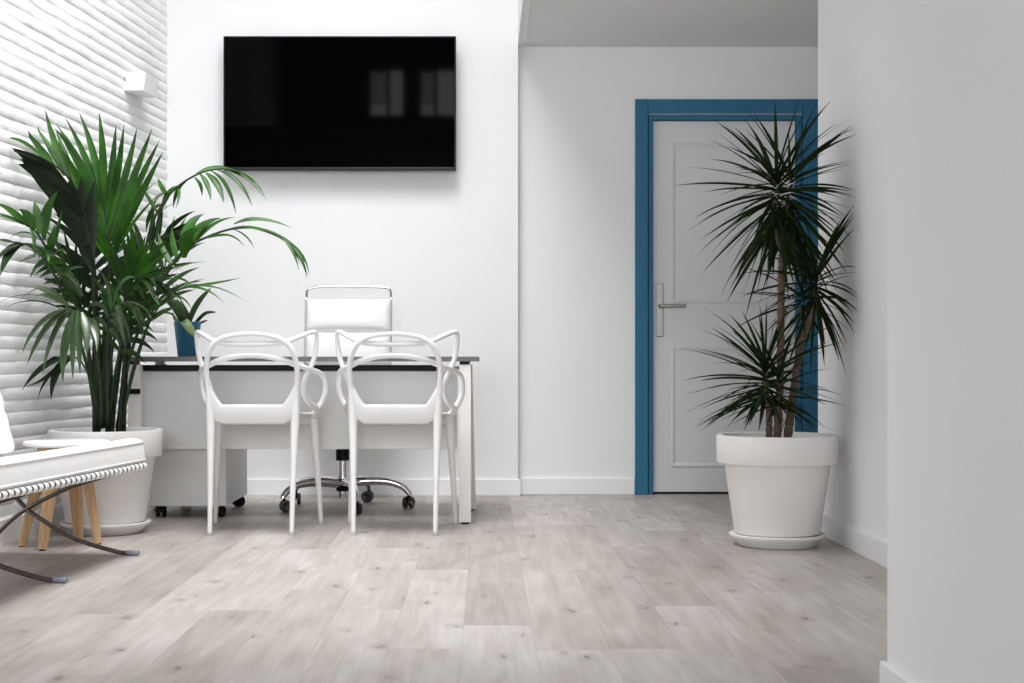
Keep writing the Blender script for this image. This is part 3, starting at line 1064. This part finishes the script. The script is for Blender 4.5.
# dark frond leaning to the stone wall, leaflets hanging along it
drawn_frond([(98, 428, 6.04), (98, 330, 6.02), (94, 262, 5.99), (87, 215, 5.97), (70, 180, 5.93), (46, 160, 5.85), (20, 150, 5.72)],
            [(72, 184, 45, 109, (54, 150), .034, 5.95, 6.0), (64, 176, 35, 126, (52, 150), .034, 5.93, 5.95), (56, 168, 23, 127, (40, 150), .032, 5.90, 5.86), (46, 162, 6, 138, (24, 138), .030, 5.86, 5.68),
             (78, 192, 56, 130, (66, 160), .034, 5.96, 6.03)], face=(0.3, -0.6, 0.7))
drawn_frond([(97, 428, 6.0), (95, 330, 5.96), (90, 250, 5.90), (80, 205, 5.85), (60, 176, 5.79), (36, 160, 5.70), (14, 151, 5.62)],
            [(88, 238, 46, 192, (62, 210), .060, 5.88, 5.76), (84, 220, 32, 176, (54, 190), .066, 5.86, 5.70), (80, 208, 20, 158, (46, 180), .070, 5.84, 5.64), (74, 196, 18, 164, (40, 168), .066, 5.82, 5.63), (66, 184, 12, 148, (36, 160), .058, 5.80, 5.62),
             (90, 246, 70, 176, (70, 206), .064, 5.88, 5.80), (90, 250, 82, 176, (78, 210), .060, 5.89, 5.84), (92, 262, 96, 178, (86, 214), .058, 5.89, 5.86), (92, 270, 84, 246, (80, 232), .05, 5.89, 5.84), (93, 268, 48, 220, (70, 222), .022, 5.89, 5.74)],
            face=(0.15, -1.0, -0.12), leaf='palmdeepshade', label='frond coloured dark as in shade, bending towards the stone wall')
# high frond arching towards the television
drawn_frond([(112, 428, 6.02), (124, 340, 6.06), (141, 268, 6.10), (153, 222, 6.12), (172, 192, 6.14), (198, 174, 6.14), (222, 169, 6.12), (240, 172, 6.10)],
            [(226, 169, 266, 200, (254, 171), .012, 6.12, 6.02), (222, 169, 263, 197, (250, 174), .014, 6.12, 6.06), (232, 170, 258, 190, (248, 173), .012, 6.11, 6.16), (217, 170, 252, 206, (241, 176), .022, 6.12, 6.04), (211, 171, 236, 214, (229, 181), .026, 6.13, 6.02),
             (206, 173, 224, 203, (219, 182), .032, 6.13, 6.04), (200, 174, 211, 201, (209, 184), .024, 6.14, 6.06), (194, 177, 202, 196, (202, 184), .020, 6.14, 6.1), (206, 171, 244, 176, (228, 164), .018, 6.13, 6.22), (196, 174, 230, 168, (214, 164), .018, 6.14, 6.24),
             (186, 182, 173, 208, (176, 188), .026, 6.14, 6.2), (180, 186, 160, 214, (166, 190), .028, 6.14, 6.22), (172, 192, 150, 216, (156, 192), .030, 6.14, 6.2), (164, 204, 146, 232, (148, 208), .028, 6.13, 6.2), (158, 214, 142, 186, (146, 196), .024, 6.13, 6.22), (168, 197, 158, 178, (160, 186), .022, 6.14, 6.22),
             (155, 218, 176, 203, (166, 206), .016, 6.12, 6.0), (178, 188, 176, 208, (181, 194), .014, 6.14, 6.06)], face=(0.2, -0.7, 0.7))
# lower frond arching over the desk
drawn_frond([(117, 428, 6.0), (132, 350, 6.0), (160, 285, 6.02), (184, 250, 6.04), (205, 238, 6.05), (232, 229, 6.06), (260, 229, 6.05), (285, 241, 6.0), (300, 258, 5.97)],
            [(182, 254, 204, 214, (186, 220), .046, 6.04, 6.12), (186, 252, 222, 218, (196, 222), .046, 6.04, 6.1), (184, 258, 202, 228, (182, 234), .062, 6.03, 5.98), (192, 246, 236, 217, (210, 220), .026, 6.04, 6.1), (234, 224, 292, 228, (258, 213), .022, 6.06, 6.1),
             (214, 235, 244, 246, (234, 232), .012, 6.05, 5.96), (232, 229, 254, 248, (248, 234), .012, 6.06, 5.97), (282, 238, 299, 270, (294, 248), .014, 6.0, 5.93), (290, 245, 307, 278, (304, 258), .016, 5.99, 5.93), (284, 240, 309, 275, (306, 250), .012, 6.0, 5.96),
             (268, 231, 306, 264, (294, 240), .016, 6.04, 6.0), (276, 235, 301, 266, (293, 244), .014, 6.02, 5.95), (240, 228, 298, 248, (272, 226), .018, 6.06, 6.0), (226, 230, 276, 234, (250, 222), .018, 6.06, 6.0), (250, 228, 304, 258, (286, 234), .018, 6.05, 6.0),
             (204, 239, 232, 236, (218, 234), .016, 6.05, 5.96), (178, 262, 172, 226, (170, 244), .030, 6.03, 6.1), (174, 268, 158, 232, (160, 250), .030, 6.02, 6.1), (170, 274, 205, 262, (186, 262), .014, 6.02, 5.92), (166, 280, 195, 290, (184, 274), .014, 6.02, 5.92)], face=(0.25, -0.6, 0.75))
# thin frond low over the blue pot
drawn_frond([(122, 428, 5.98), (130, 380, 5.96), (146, 330, 5.96), (166, 298, 5.98), (188, 287, 6.0), (206, 284, 6.02)],
            [(186, 287, 240, 278, (212, 285), .016, 6.0, 6.02), (190, 286, 245, 301, (216, 282), .010, 6.0, 5.94), (184, 288, 224, 303, (206, 284), .012, 6.0, 5.93), (180, 290, 214, 288, (196, 282), .014, 6.0, 6.1), (172, 295, 204, 279, (186, 282), .012, 5.99, 6.08),
             (170, 296, 192, 310, (184, 294), .014, 5.98, 5.92), (160, 306, 150, 284, (150, 294), .02, 5.97, 6.05), (154, 316, 178, 320, (168, 308), .016, 5.97, 5.88)], r0=0.0055)
# fronds out to the side, over the lounge seat
drawn_frond([(96, 428, 5.98), (90, 360, 5.90), (74, 300, 5.78), (56, 268, 5.68), (45, 246, 5.62), (34, 230, 5.56), (16, 219, 5.49), (-6, 212, 5.42)],
            [(44, 240, 58, 191, (42, 210), .040, 5.60, 5.64), (39, 234, 34, 201, (38, 216), .042, 5.58, 5.62), (34, 230, 19, 209, (30, 214), .038, 5.56, 5.56), (29, 227, -4, 203, (12, 210), .032, 5.54, 5.46), (24, 225, -6, 216, (8, 216), .026, 5.52, 5.44),
             (48, 247, 55, 224, (54, 238), .030, 5.62, 5.58), (46, 250, 48, 262, (48, 252), .026, 5.62, 5.56), (50, 256, 62, 210, (58, 232), .022, 5.64, 5.62), (40, 240, 10, 238, (24, 226), .012, 5.58, 5.47), (58, 270, 20, 243, (40, 244), .022, 5.66, 5.52),
             (52, 258, 66, 252, (60, 246), .020, 5.66, 5.58), (30, 228, 34, 256, (36, 238), .016, 5.54, 5.48)], face=(0.2, -0.8, 0.6))
drawn_frond([(97, 428, 5.96), (88, 370, 5.88), (72, 318, 5.76), (56, 278, 5.64), (40, 254, 5.56), (24, 244, 5.50), (4, 241, 5.44)],
            [(22, 244, 0, 276, (8, 248), .040, 5.50, 5.40), (26, 245, -6, 262, (10, 244), .030, 5.50, 5.41), (16, 243, -8, 240, (4, 240), .020, 5.48, 5.42), (32, 248, 4, 250, (18, 240), .014, 5.52, 5.42), (34, 249, 38, 262, (38, 250), .028, 5.53, 5.47),
             (62, 290, 24, 278, (42, 274), .016, 5.68, 5.52), (66, 300, 20, 300, (44, 276), .008, 5.72, 5.52), (70, 310, 0, 302, (36, 284), .008, 5.74, 5.44), (72, 316, 8, 306, (40, 292), .008, 5.75, 5.46), (58, 282, 84, 268, (70, 266), .040, 5.66, 5.60), (56, 278, 78, 286, (66, 264), .034, 5.64, 5.56)], face=(0.2, -0.7, 0.7), leaf='palmshade')
# pale drooping fronds in front
drawn_frond([(102, 428, 5.92), (100, 380, 5.84), (94, 340, 5.76), (86, 318, 5.70), (76, 308, 5.66), (66, 306, 5.62)],
            [(70, 308, 22, 353, (36, 316), .024, 5.64, 5.54), (71, 308, 27, 365, (42, 322), .026, 5.64, 5.54), (72, 309, 43, 374, (50, 330), .028, 5.65, 5.56), (74, 310, 63, 383, (60, 350), .034, 5.65, 5.57), (76, 310, 73, 380, (72, 346), .026, 5.66, 5.58),
             (78, 310, 80, 374, (79, 340), .028, 5.66, 5.58), (82, 312, 87, 356, (88, 326), .034, 5.67, 5.58), (68, 306, 26, 287, (46, 286), .036, 5.62, 5.52), (67, 306, 34, 296, (50, 292), .020, 5.62, 5.50), (86, 318, 97, 352, (98, 322), .034, 5.70, 5.58), (82, 296, 52, 266, (66, 272), .044, 5.76, 5.62)],
            face=(0.15, -0.75, 0.65), leaf='palmgrey')
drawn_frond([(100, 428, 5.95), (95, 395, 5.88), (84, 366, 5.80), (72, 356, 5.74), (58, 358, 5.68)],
            [(70, 357, 22, 390, (42, 360), .030, 5.73, 5.60), (66, 357, 26, 386, (46, 384), .020, 5.72, 5.60), (72, 358, 51, 400, (52, 366), .036, 5.74, 5.64), (74, 358, 38, 398, (44, 372), .014, 5.74, 5.62), (60, 358, 40, 372, (52, 358), .024, 5.69, 5.60)], r0=0.0055, face=(0.2, -0.8, 0.5), leaf='palmdeepshade')
frond([(108, 428, 5.92), (107, 370, 5.84), (108, 325, 5.76), (113, 308, 5.70), (122, 304, 5.66), (134, 310, 5.62)], 0.60, 7, 0.22, 0.029, (0.6, -0.7, 0), 1.7, ang=(66, 28), tipdroop=1.2, leaf='palmgrey')
# inner fronds filling the heart of the clump
frond([(110, 428, 6.08), (120, 350, 6.1), (134, 295, 6.14), (146, 262, 6.18), (158, 240, 6.2), (172, 230, 6.2)], 0.50, 9, 0.26, 0.030, (0.9, 0.2, 0.4), 0.35, ang=(50, 22), leaf='palmshade')
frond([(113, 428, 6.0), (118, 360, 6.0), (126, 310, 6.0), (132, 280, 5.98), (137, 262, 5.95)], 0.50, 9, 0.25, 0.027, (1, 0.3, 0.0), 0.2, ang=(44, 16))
frond([(106, 428, 5.96), (110, 370, 5.94), (118, 320, 5.9), (130, 292, 5.86), (146, 280, 5.82), (160, 286, 5.80)], 0.52, 8, 0.24, 0.028, (0.4, -1, 0.2), 1.2, ang=(56, 26), leaf='palmshade')
frond([(99, 428, 6.02), (92, 370, 6.0), (84, 320, 5.94), (76, 285, 5.9), (64, 262, 5.86), (50, 256, 5.82)], 0.50, 9, 0.26, 0.030, (0.3, 1, 0.4), 0.9, ang=(58, 26), leaf='palmshade')
frond([(104, 428, 6.02), (102, 370, 6.04), (98, 320, 6.06), (94, 280, 6.08), (92, 250, 6.1), (92, 228, 6.12)], 0.50, 10, 0.28, 0.032, (1, 0.4, 0.0), 0.5, ang=(56, 24), leaf='palmdeepshade')
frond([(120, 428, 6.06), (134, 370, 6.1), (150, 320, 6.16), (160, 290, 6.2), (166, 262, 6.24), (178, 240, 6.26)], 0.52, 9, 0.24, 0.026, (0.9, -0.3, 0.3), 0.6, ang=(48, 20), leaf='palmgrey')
frond([(108, 428, 5.98), (114, 380, 5.92), (122, 340, 5.86), (128, 318, 5.82), (134, 300, 5.80)], 0.55, 6, 0.18, 0.026, (1, -0.3, 0.0), 0.9, ang=(60, 26), leaf='palmshade')
# bare stems
for (a, b, c, r) in (((94, 430, 5.96), (92, 380, 5.94), (80, 318, 5.86), .006), ((99, 430, 6.0), (94, 370, 6.0), (97, 290, 6.0), .009), ((108, 430, 6.0), (107, 370, 6.0), (108, 280, 5.99), .010),
                     ((112, 430, 5.97), (111, 380, 5.96), (110, 300, 5.97), .009), ((117, 430, 6.03), (124, 370, 6.03), (134, 300, 6.05), .007), ((123, 430, 6.0), (126, 370, 6.0), (133, 320, 6.02), .010),
                     ((97, 430, 6.05), (102, 360, 6.04), (106, 300, 6.03), .007), ((119, 430, 5.95), (122, 390, 5.95), (126, 340, 5.95), .008)):
    pa, pb, pc = P(*a), P(*b), P(*c)
    pa.z = 0.405
    obj('stem', tube([pa, pb, pc], [r * 1.15, r, r * 0.7], seg=9, n=6), M['palmstem'], palm, smooth=True)

# ------------------------------------------------------------------ potted dracaena
DRX, DRYY = 1.150, 5.60
drac = thing('potted_dracaena', 'spiky dracaena on bare canes in a round white pot in front of the blue-framed door', 'potted plant', (DRX, DRYY, 0))
pot_parts(drac, DRX, DRYY)


def drac_limit(q):
    q = Vector(q)
    if q.y < HY1 + 0.02:
        q.x = min(q.x, HX - 0.008)
    r = math.hypot(q.x - DRX, q.y - DRYY)
    if r < 0.26:
        q.z = max(q.z, 0.446 + 0.02 * min(1.0, max(0.0, 0.26 - r) / 0.1) if r > 0.19 else 0.425)
    q.y = min(q.y, DRY - 0.08)
    return q


def cane(pts, r):
    pp = [P(*p) for p in pts]
    if pts[0][1] > 430:
        pp[0].z = 0.405
    n = len(pp)
    S = catmull([(*p, r * (1 - 0.25 * i / (n - 1))) for i, p in enumerate(pp)], 14)
    # leaf-scar rings
    S = [(x, y, z, rr * (1 + 0.10 * math.sin(i * 2.1))) for i, (x, y, z, rr) in enumerate(S)]
    bm = tube([s[:3] for s in S], [s[3] for s in S], seg=12, n=1)
    return obj('cane', bm, M['cane'], drac, smooth=True)


cane([(777, 437, 5.58), (780, 380, 5.58), (781, 310, 5.58), (782, 262, 5.58), (783, 246, 5.58)], 0.0165)
cane([(782, 250, 5.58), (777, 236, 5.58), (774, 220, 5.575), (775, 200, 5.57)], 0.0115)
cane([(783, 250, 5.58), (787, 236, 5.585), (788, 220, 5.59), (788, 196, 5.6)], 0.0120)
cane([(787, 437, 5.61), (793, 395, 5.60), (800, 350, 5.58), (806, 328, 5.565)], 0.0175)
cane([(806, 332, 5.565), (810, 318, 5.56), (814, 302, 5.555), (816, 288, 5.55)], 0.0120)
cane([(805, 332, 5.565), (802, 320, 5.57), (801, 306, 5.58)], 0.0085)
cane([(769, 437, 5.56), (769, 412, 5.55), (766, 394, 5.54), (765, 380, 5.53)], 0.0135)
cane([(776, 437, 5.54), (777, 415, 5.54), (779, 396, 5.545)], 0.0090)

rngd = random.Random(5)


def crown(c, n, lo, hi, L, stem, seed_az, droop=0.30, W=0.0135, elev_pow=1.0, bias=None):
    """rosette of sword leaves along the top of a cane: old ones hang, young ones stand up"""
    bm = bmesh.new()
    c = P(*c)
    for i in range(n):
        t = (i + 0.5) / n
        az = seed_az + i * 2.39996 + rngd.uniform(-0.25, 0.25)
        el = math.radians(lo + (hi - lo) * t ** elev_pow + rngd.uniform(-9, 9))
        d = Vector((math.cos(az) * math.cos(el), math.sin(az) * math.cos(el), math.sin(el)))
        if bias is not None:
            d = (d + Vector(bias) * 0.25).normalized()
        p = c + Vector((0, 0, stem * (t - 0.5))) + Vector((d.x, d.y, 0)) * 0.008
        ln = L * rngd.uniform(0.75, 1.12) * (1 - 0.12 * abs(t - 0.5))
        if p.x + d.x * ln > HX - 0.03 and p.y < HY1:
            # leaves that meet the wall turn along it, mostly into the room
            dx = max(0.05, (HX - 0.03 - p.x) / ln)
            h = math.sqrt(max(0.0, d.x * d.x + d.y * d.y - dx * dx))
            d = Vector((dx, -h if (d.y < 0.35 or rngd.random() < 0.5) else h, d.z)).normalized()
        floor_z = (0.505 - p.z) / ln
        if d.z < floor_z:
            # low leaves arch over the rim of the pot
            d.z = floor_z
            d.normalize()
        nr = Vector((rngd.uniform(-0.9, 0.9), rngd.uniform(-0.9, 0.9), 1)) if abs(d.z) < 0.9 else Vector((1, rngd.uniform(-1, 1), 0))
        add_leaf(bm, p, d, nr, ln, W * rngd.uniform(0.8, 1.15), droop * rngd.uniform(0.3, 1.6), nseg=8, fold=0.35, limit=drac_limit, tipdroop=droop * 0.8,
                 wprof=lambda s: min(1, 0.7 + s) * (1 - max(0, (s - 0.45) / 0.55) ** 1.5))
    return obj('leaf_crown', bm, M['drac'], drac)


crown((776, 200, 5.57), 100, -62, 64, 0.385, 0.20, 0.3, elev_pow=1.55, W=0.016)
crown((789, 196, 5.60), 62, -64, 62, 0.36, 0.19, 1.4, elev_pow=1.6, W=0.0155)
crown((816, 287, 5.55), 66, -58, 66, 0.33, 0.12, 0.9, elev_pow=1.4, W=0.015)
crown((802, 300, 5.58), 18, -30, 40, 0.28, 0.05, 2.2, W=0.0145)
crown((765, 382, 5.53), 88, -42, 68, 0.31, 0.16, 0.1, elev_pow=1.25, bias=(-0.9, -0.2, 0), W=0.014)
crown((779, 390, 5.545), 36, -38, 60, 0.25, 0.12, 1.1, W=0.013)

# ------------------------------------------------------------------ blue pot with strap-leaved plant
BX, BYY = (187.5 - UX) * 6.62 / F, 6.62
bp_ = thing('potted_plant', 'small strap-leaved plant in a blue pot standing on the desk', 'potted plant', (BX, BYY, 0.744))
prof = [(0, 0.0), (0.042, 0.0), (0.045, 0.003), (0.0615, 0.150), (0.064, 0.158), (0.0635, 0.162), (0.0605, 0.163), (0.058, 0.158), (0.055, 0.135), (0, 0.132)]
smooth_by_angle(obj('pot', lathe(prof, (BX, BYY, 0.744), seg=48), M['bluepot'], bp_), 40)
obj('soil', lathe([(0, 0.142), (0.03, 0.143), (0.0555, 0.138)], (BX, BYY, 0.744), seg=24), M['soil'], bp_, smooth=True)


def orchid_leaf(uvY, width, m, fold=0.3, name='leaf'):
    ctrl = [tuple(P(*q)) for q in uvY]
    S = [Vector(s) for s in catmull(ctrl, 6)]
    bm = bmesh.new()
    n = len(S) - 1
    prev = None
    for i, p in enumerate(S):
        t = i / n
        T = (S[min(i + 1, n)] - S[max(i - 1, 0)]).normalized()
        w = T.cross(Vector((0.25, -1, 0.3)))
        w.normalize()
        nr = w.cross(T)
        hw = width / 2 * max(0.02, min(1, 0.45 + 1.6 * t) * (1 - max(0, (t - 0.5) / 0.5) ** 2.4))
        cur = [bm.verts.new(p - w * hw + nr * hw * fold), bm.verts.new(p), bm.verts.new(p + w * hw + nr * hw * fold)]
        if prev:
            for a in (0, 1):
                bm.faces.new((prev[a], prev[a + 1], cur[a + 1], cur[a])).smooth = True
        prev = cur
    o = obj(name, bm, m, bp_)
    so = o.modifiers.new('thick', 'SOLIDIFY')
    so.thickness = 0.002
    return o


orchid_leaf([(187, 329, 6.62), (183, 316, 6.61), (176, 306, 6.60), (166, 301, 6.58)], 0.060, M['orchid'])
orchid_leaf([(188, 329, 6.62), (192, 314, 6.62), (200, 300, 6.62), (211, 288, 6.62)], 0.026, M['orchid'])
orchid_leaf([(190, 330, 6.62), (198, 320, 6.60), (206, 313, 6.58), (216, 312, 6.56)], 0.016, M['orchid'])
orchid_leaf([(192, 330, 6.62), (198, 324, 6.62), (203, 322, 6.62), (208, 320, 6.62)], 0.012, M['orchid'])
orchid_leaf([(186, 329, 6.63), (181, 324, 6.64), (176, 320, 6.66), (172, 312, 6.68)], 0.018, M['orchid'])
orchid_leaf([(186, 330, 6.60), (184, 322, 6.57), (187, 325, 6.545), (192, 332, 6.54), (195, 337, 6.54)], 0.040, M['orchidpale']).__setitem__('label', 'pale green leaf hanging over the rim')
for a, b, c in (((184, 330, 6.63), (178, 300, 6.64), (172, 283, 6.65)), ((188, 330, 6.64), (181, 300, 6.65), (176, 284, 6.66))):
    obj('flower_stem', tube([P(*a), P(*b), P(*c)], 0.0022, seg=6, n=5), M['orchid'], bp_, smooth=True)

# ------------------------------------------------------------------ lounge seat (crossed steel legs, tufted white cushions)
TH = math.radians(-6.5)
LO = Vector((-1.275, 5.33, 0))
lounge = thing('lounge_seat', 'white tufted leather lounge seat on crossed steel legs beside the palm', 'lounge chair', LO, TH)
LM = Matrix.Translation(LO) @ Matrix.Rotation(TH, 4, 'Z')
LEN = 1.42


def lobj(name, bm, m, parent=None, smooth=False, label=None):
    """part modelled in the seat's own axes: x to the front, y along the seat"""
    bm.transform(LM)
    return obj(name, bm, m, parent or lounge, smooth, label)


def add_cushion(bm, W, L, T, cell, r=0.016, bul=0.011, step=0.014):
    """tufted pad: x 0..-W, y 0..-L, z 0..T"""
    def axis(n_len):
        a = [0, r * 0.12, r * 0.35, r * 0.65, r]
        k = max(4, int((n_len - 2 * r) / step))
        mid = [r + (n_len - 2 * r) * i / k for i in range(1, k)]
        return a + mid + [n_len - q for q in a[::-1]]
    xs_, ys_ = axis(W), axis(L)
    cx, cy = W / round(W / cell), L / round(L / cell)
    def hgt(x, y):
        e = min(x, W - x, y, L - y)
        h = r * math.sqrt(max(0, 1 - (1 - min(1, e / r)) ** 2))
        b_ = (abs(math.sin(PI * x / cx)) * abs(math.sin(PI * y / cy))) ** 0.45
        return h, b_ * bul
    top, bot = [], []
    for x in xs_:
        rt, rb = [], []
        for y in ys_:
            h, b_ = hgt(x, y)
            rt.append(bm.verts.new((-x, -y, T - r - bul + h + b_)))
            rb.append(bm.verts.new((-x, -y, r - h)))
        top.append(rt)
        bot.append(rb)
    for g, fl in ((top, 0), (bot, 1)):
        for i in range(len(xs_) - 1):
            for j in range(len(ys_) - 1):
                f = bm.faces.new((g[i][j], g[i + 1][j], g[i + 1][j + 1], g[i][j + 1]))
                f.smooth = True
    nx_, ny_ = len(xs_) - 1, len(ys_) - 1
    for i in range(nx_):
        for j in (0, ny_):
            bm.faces.new((top[i][j], top[i + 1][j], bot[i + 1][j], bot[i][j])).smooth = True
    for j in range(ny_):
        for i in (0, nx_):
            bm.faces.new((top[i][j], top[i][j + 1], bot[i][j + 1], bot[i][j])).smooth = True
    return bm, cx, cy


SW = 0.53
seat_tilt = math.atan2(0.080, SW)
ST = Matrix.Translation((0.004, 0.0, 0.343)) @ Matrix.Rotation(-seat_tilt, 4, 'Y')
bm, cx, cy = add_cushion(bmesh.new(), SW, LEN, 0.099, 0.085)
bm.transform(ST)
seat_c = lobj('seat_cushion', bm, M['leather'])
bm = bmesh.new()
for zz in (0.012, 0.076):
    add_tube(bm, [(0.001, -0.001, zz), (-SW - 0.001, -0.001, zz), (-SW - 0.001, -LEN - 0.001, zz), (0.001, -LEN - 0.001, zz), (0.001, -0.001, zz)], 0.0028, seg=6, n=1)
bm.transform(ST)
lobj('piping', bm, M['leather'], seat_c)

lean = math.radians(15)
BT = Matrix.Translation((-SW - 0.045, -0.004, 0.362)) @ Matrix.Rotation(PI / 2 - lean, 4, 'Y')
bm, _, _ = add_cushion(bmesh.new(), 0.48, LEN - 0.01, 0.085, 0.085)
# pad lies x 0..-W; turn it to stand up with its tufted side to the front
bm.transform(BT)
lobj('back_cushion', bm, M['leather'])

# crossed frames
for k, yy in enumerate((-0.045, -0.705, -1.365)):
    leg = [(-0.035, 0.008), (-0.07, 0.010), (-0.11, 0.018), (-0.195, 0.040), (-0.28, 0.070), (-0.365, 0.118), (-0.445, 0.172), (-0.515, 0.25), (-0.57, 0.34), (-0.635, 0.56), (-0.69, 0.80)]
    fr = lobj('front_leg', tube([(x, yy, z) for x, z in leg], 0.0085, seg=10, n=5, up=(0, 1, 0), flat=1.25), M['steel'], smooth=True)
    cap = tube([(-0.008, yy, 0.0085), (-0.028, yy, 0.009), (-0.052, yy, 0.0105)], 0.0098, seg=12, n=2, up=(0, 1, 0), flat=1.35)
    lobj('foot_cap', cap, M['cap'], fr, label='clear plastic cap on the foot')
    leg = [(-0.645, 0.010), (-0.60, 0.036), (-0.55, 0.082), (-0.50, 0.128), (-0.445, 0.168), (-0.37, 0.207), (-0.27, 0.252), (-0.15, 0.290), (-0.04, 0.322), (-0.008, 0.328)]
    fr = lobj('rear_leg', tube([(x, yy, z) for x, z in leg], 0.0085, seg=10, n=5, up=(0, 1, 0), flat=1.25), M['steel'], smooth=True)
    cap = tube([(-0.662, yy, 0.0085), (-0.645, yy, 0.012), (-0.628, yy, 0.019)], 0.0098, seg=12, n=2, up=(0, 1, 0), flat=1.3)
    lobj('foot_cap', cap, M['cap'], fr)
for x, z, nm in ((0.0, 0.331, 'front_rail'), (-0.525, 0.270, 'rear_rail'), (-0.69, 0.80, 'top_rail')):
    lobj(nm, tube([(x, 0.0, z), (x, -LEN, z)], 0.0085, seg=10, n=1), M['steel'], smooth=True)
# leather straps wrapped over the rails
ns = 34
for k in range(ns):
    yy = -0.022 - k * (LEN - 0.044) / (ns - 1)
    w = 0.0125
    path = []
    for q in range(9):
        a = math.radians(100 - 200 * q / 8)
        path.append((0.0 + 0.0115 * math.cos(a), 0.331 + 0.0115 * math.sin(a)))
    path += [(-0.12, 0.303), (-0.26, 0.284), (-0.40, 0.271), (-0.525, 0.2585)]
    bm = bmesh.new()
    prev = None
    for x, z in path:
        cur = [bm.verts.new((x, yy - w, z)), bm.verts.new((x, yy + w, z))]
        if prev:
            bm.faces.new((prev[0], prev[1], cur[1], cur[0])).smooth = True
        prev = cur
    o = lobj('strap', bm, M['leather'])
    so = o.modifiers.new('thick', 'SOLIDIFY')
    so.thickness = 0.003
    so.offset = 0

# ------------------------------------------------------------------ round side table
TX, TY = -1.645, 5.595
tb = thing('side_table', 'round white side table on splayed oak legs between the lounge seat and the palm', 'side table', (TX, TY, 0))
prof = [(0, 0.390), (0.157, 0.390), (0.164, 0.393), (0.166, 0.398), (0.166, 0.404), (0.164, 0.409), (0.157, 0.411), (0, 0.411)]
smooth_by_angle(obj('table_top', lathe(prof, (TX, TY, 0), seg=64), M['plastic'], tb), 50)
obj('underframe', box(TX - 0.09, TX + 0.09, TY - 0.09, TY + 0.09, 0.368, 0.390, bevel=0.004), M['oak'], tb)
for dx, dy in ((-0.158, -0.055), (0.115, 0.030), (-0.045, -0.165), (0.020, 0.095)):
    top, bot = Vector((TX + dx * 0.50, TY + dy * 0.50, 0.380)), Vector((TX + dx, TY + dy, 0.004))
    ax = (top - bot).normalized()
    out = Vector((dx, dy, 0)).normalized()
    out = (out - ax * out.dot(ax)).normalized()
    wv = ax.cross(out)
    bm = bmesh.new()
    rings = []
    for p, a in ((bot, 0.0145), (bot.lerp(top, 0.5), 0.0195), (top, 0.0235)):
        rings.append([bm.verts.new(p + out * (a * sx) + wv * (a * sy)) for sx, sy in ((-1, -1), (1, -1), (1, 1), (-1, 1))])
    for A, B in zip(rings, rings[1:]):
        for i in range(4):
            bm.faces.new((A[i], A[(i + 1) % 4], B[(i + 1) % 4], B[i]))
    bm.faces.new(rings[0][::-1])
    bm.faces.new(rings[-1])
    bmesh.ops.bevel(bm, geom=[e for e in bm.edges if abs((e.verts[0].co - e.verts[1].co).normalized().dot(ax)) > 0.9], offset=0.006, segments=3, affect='EDGES')
    lg = obj('leg', bm, M['oak'], tb)
    obj('foot_pad', lathe([(0, 0), (0.011, 0), (0.011, 0.006), (0, 0.007)], (TX + dx, TY + dy, 0), seg=14), M['black'], lg)

# ------------------------------------------------------------------ light
world = bpy.data.worlds.new('daylight')
bpy.context.scene.world = world
world.use_nodes = True
bg = world.node_tree.nodes['Background']
bg.inputs['Color'].default_value = (0.93, 0.97, 1.0, 1)
bg.inputs['Strength'].default_value = 2.8


def area(name, loc, rot, sx, sy, power, col, spread=180):
    l = bpy.data.lights.new(name, 'AREA')
    l.shape = 'RECTANGLE'
    l.size, l.size_y = sx, sy
    l.energy = power
    l.color = col
    l.spread = math.radians(spread)
    o = bpy.data.objects.new(name, l)
    o.location, o.rotation_euler = loc, rot
    C.objects.link(o)
    return o


area('skylight_daylight', ((KX0 + KX1) / 2, (KY0 + KY1) / 2, CEIL + 0.05), (0, 0, 0), KX1 - KX0 - 0.02, KY1 - KY0 - 0.02, 112, (1.0, 1.0, 1.0), 112)
area('added_fill', ((FILL[0] + FILL[1]) / 2, BY + 0.02, (FILL[2] + FILL[3]) / 2), (PI / 2, 0, 0), FILL[1] - FILL[0], FILL[3] - FILL[2], 176, (0.97, 0.985, 1.0))  # added fill lamp behind the camera, stands for no known source

# ------------------------------------------------------------------ camera
cam = bpy.data.cameras.new('camera')
cam.sensor_width = 36.0
cam.lens = F / 1024 * 36.0
cam.shift_x = (512 - UX) / 1024
cam.shift_y = (VY - 341.5) / 1024
cam.clip_start = 0.05
co = bpy.data.objects.new('camera', cam)
co.location = (0, 0, CAMZ)
co.rotation_euler = (PI / 2, 0, 0)
C.objects.link(co)
sc = bpy.context.scene
sc.camera = co
sc.view_settings.view_transform = 'Standard'
sc.view_settings.look = 'None'
sc.view_settings.exposure = 0.0
sc.view_settings.gamma = 1.0
sc.view_settings.use_curve_mapping = False
sc.cycles.use_denoising = True
sc.cycles.max_bounces = 10
sc.cycles.diffuse_bounces = 6
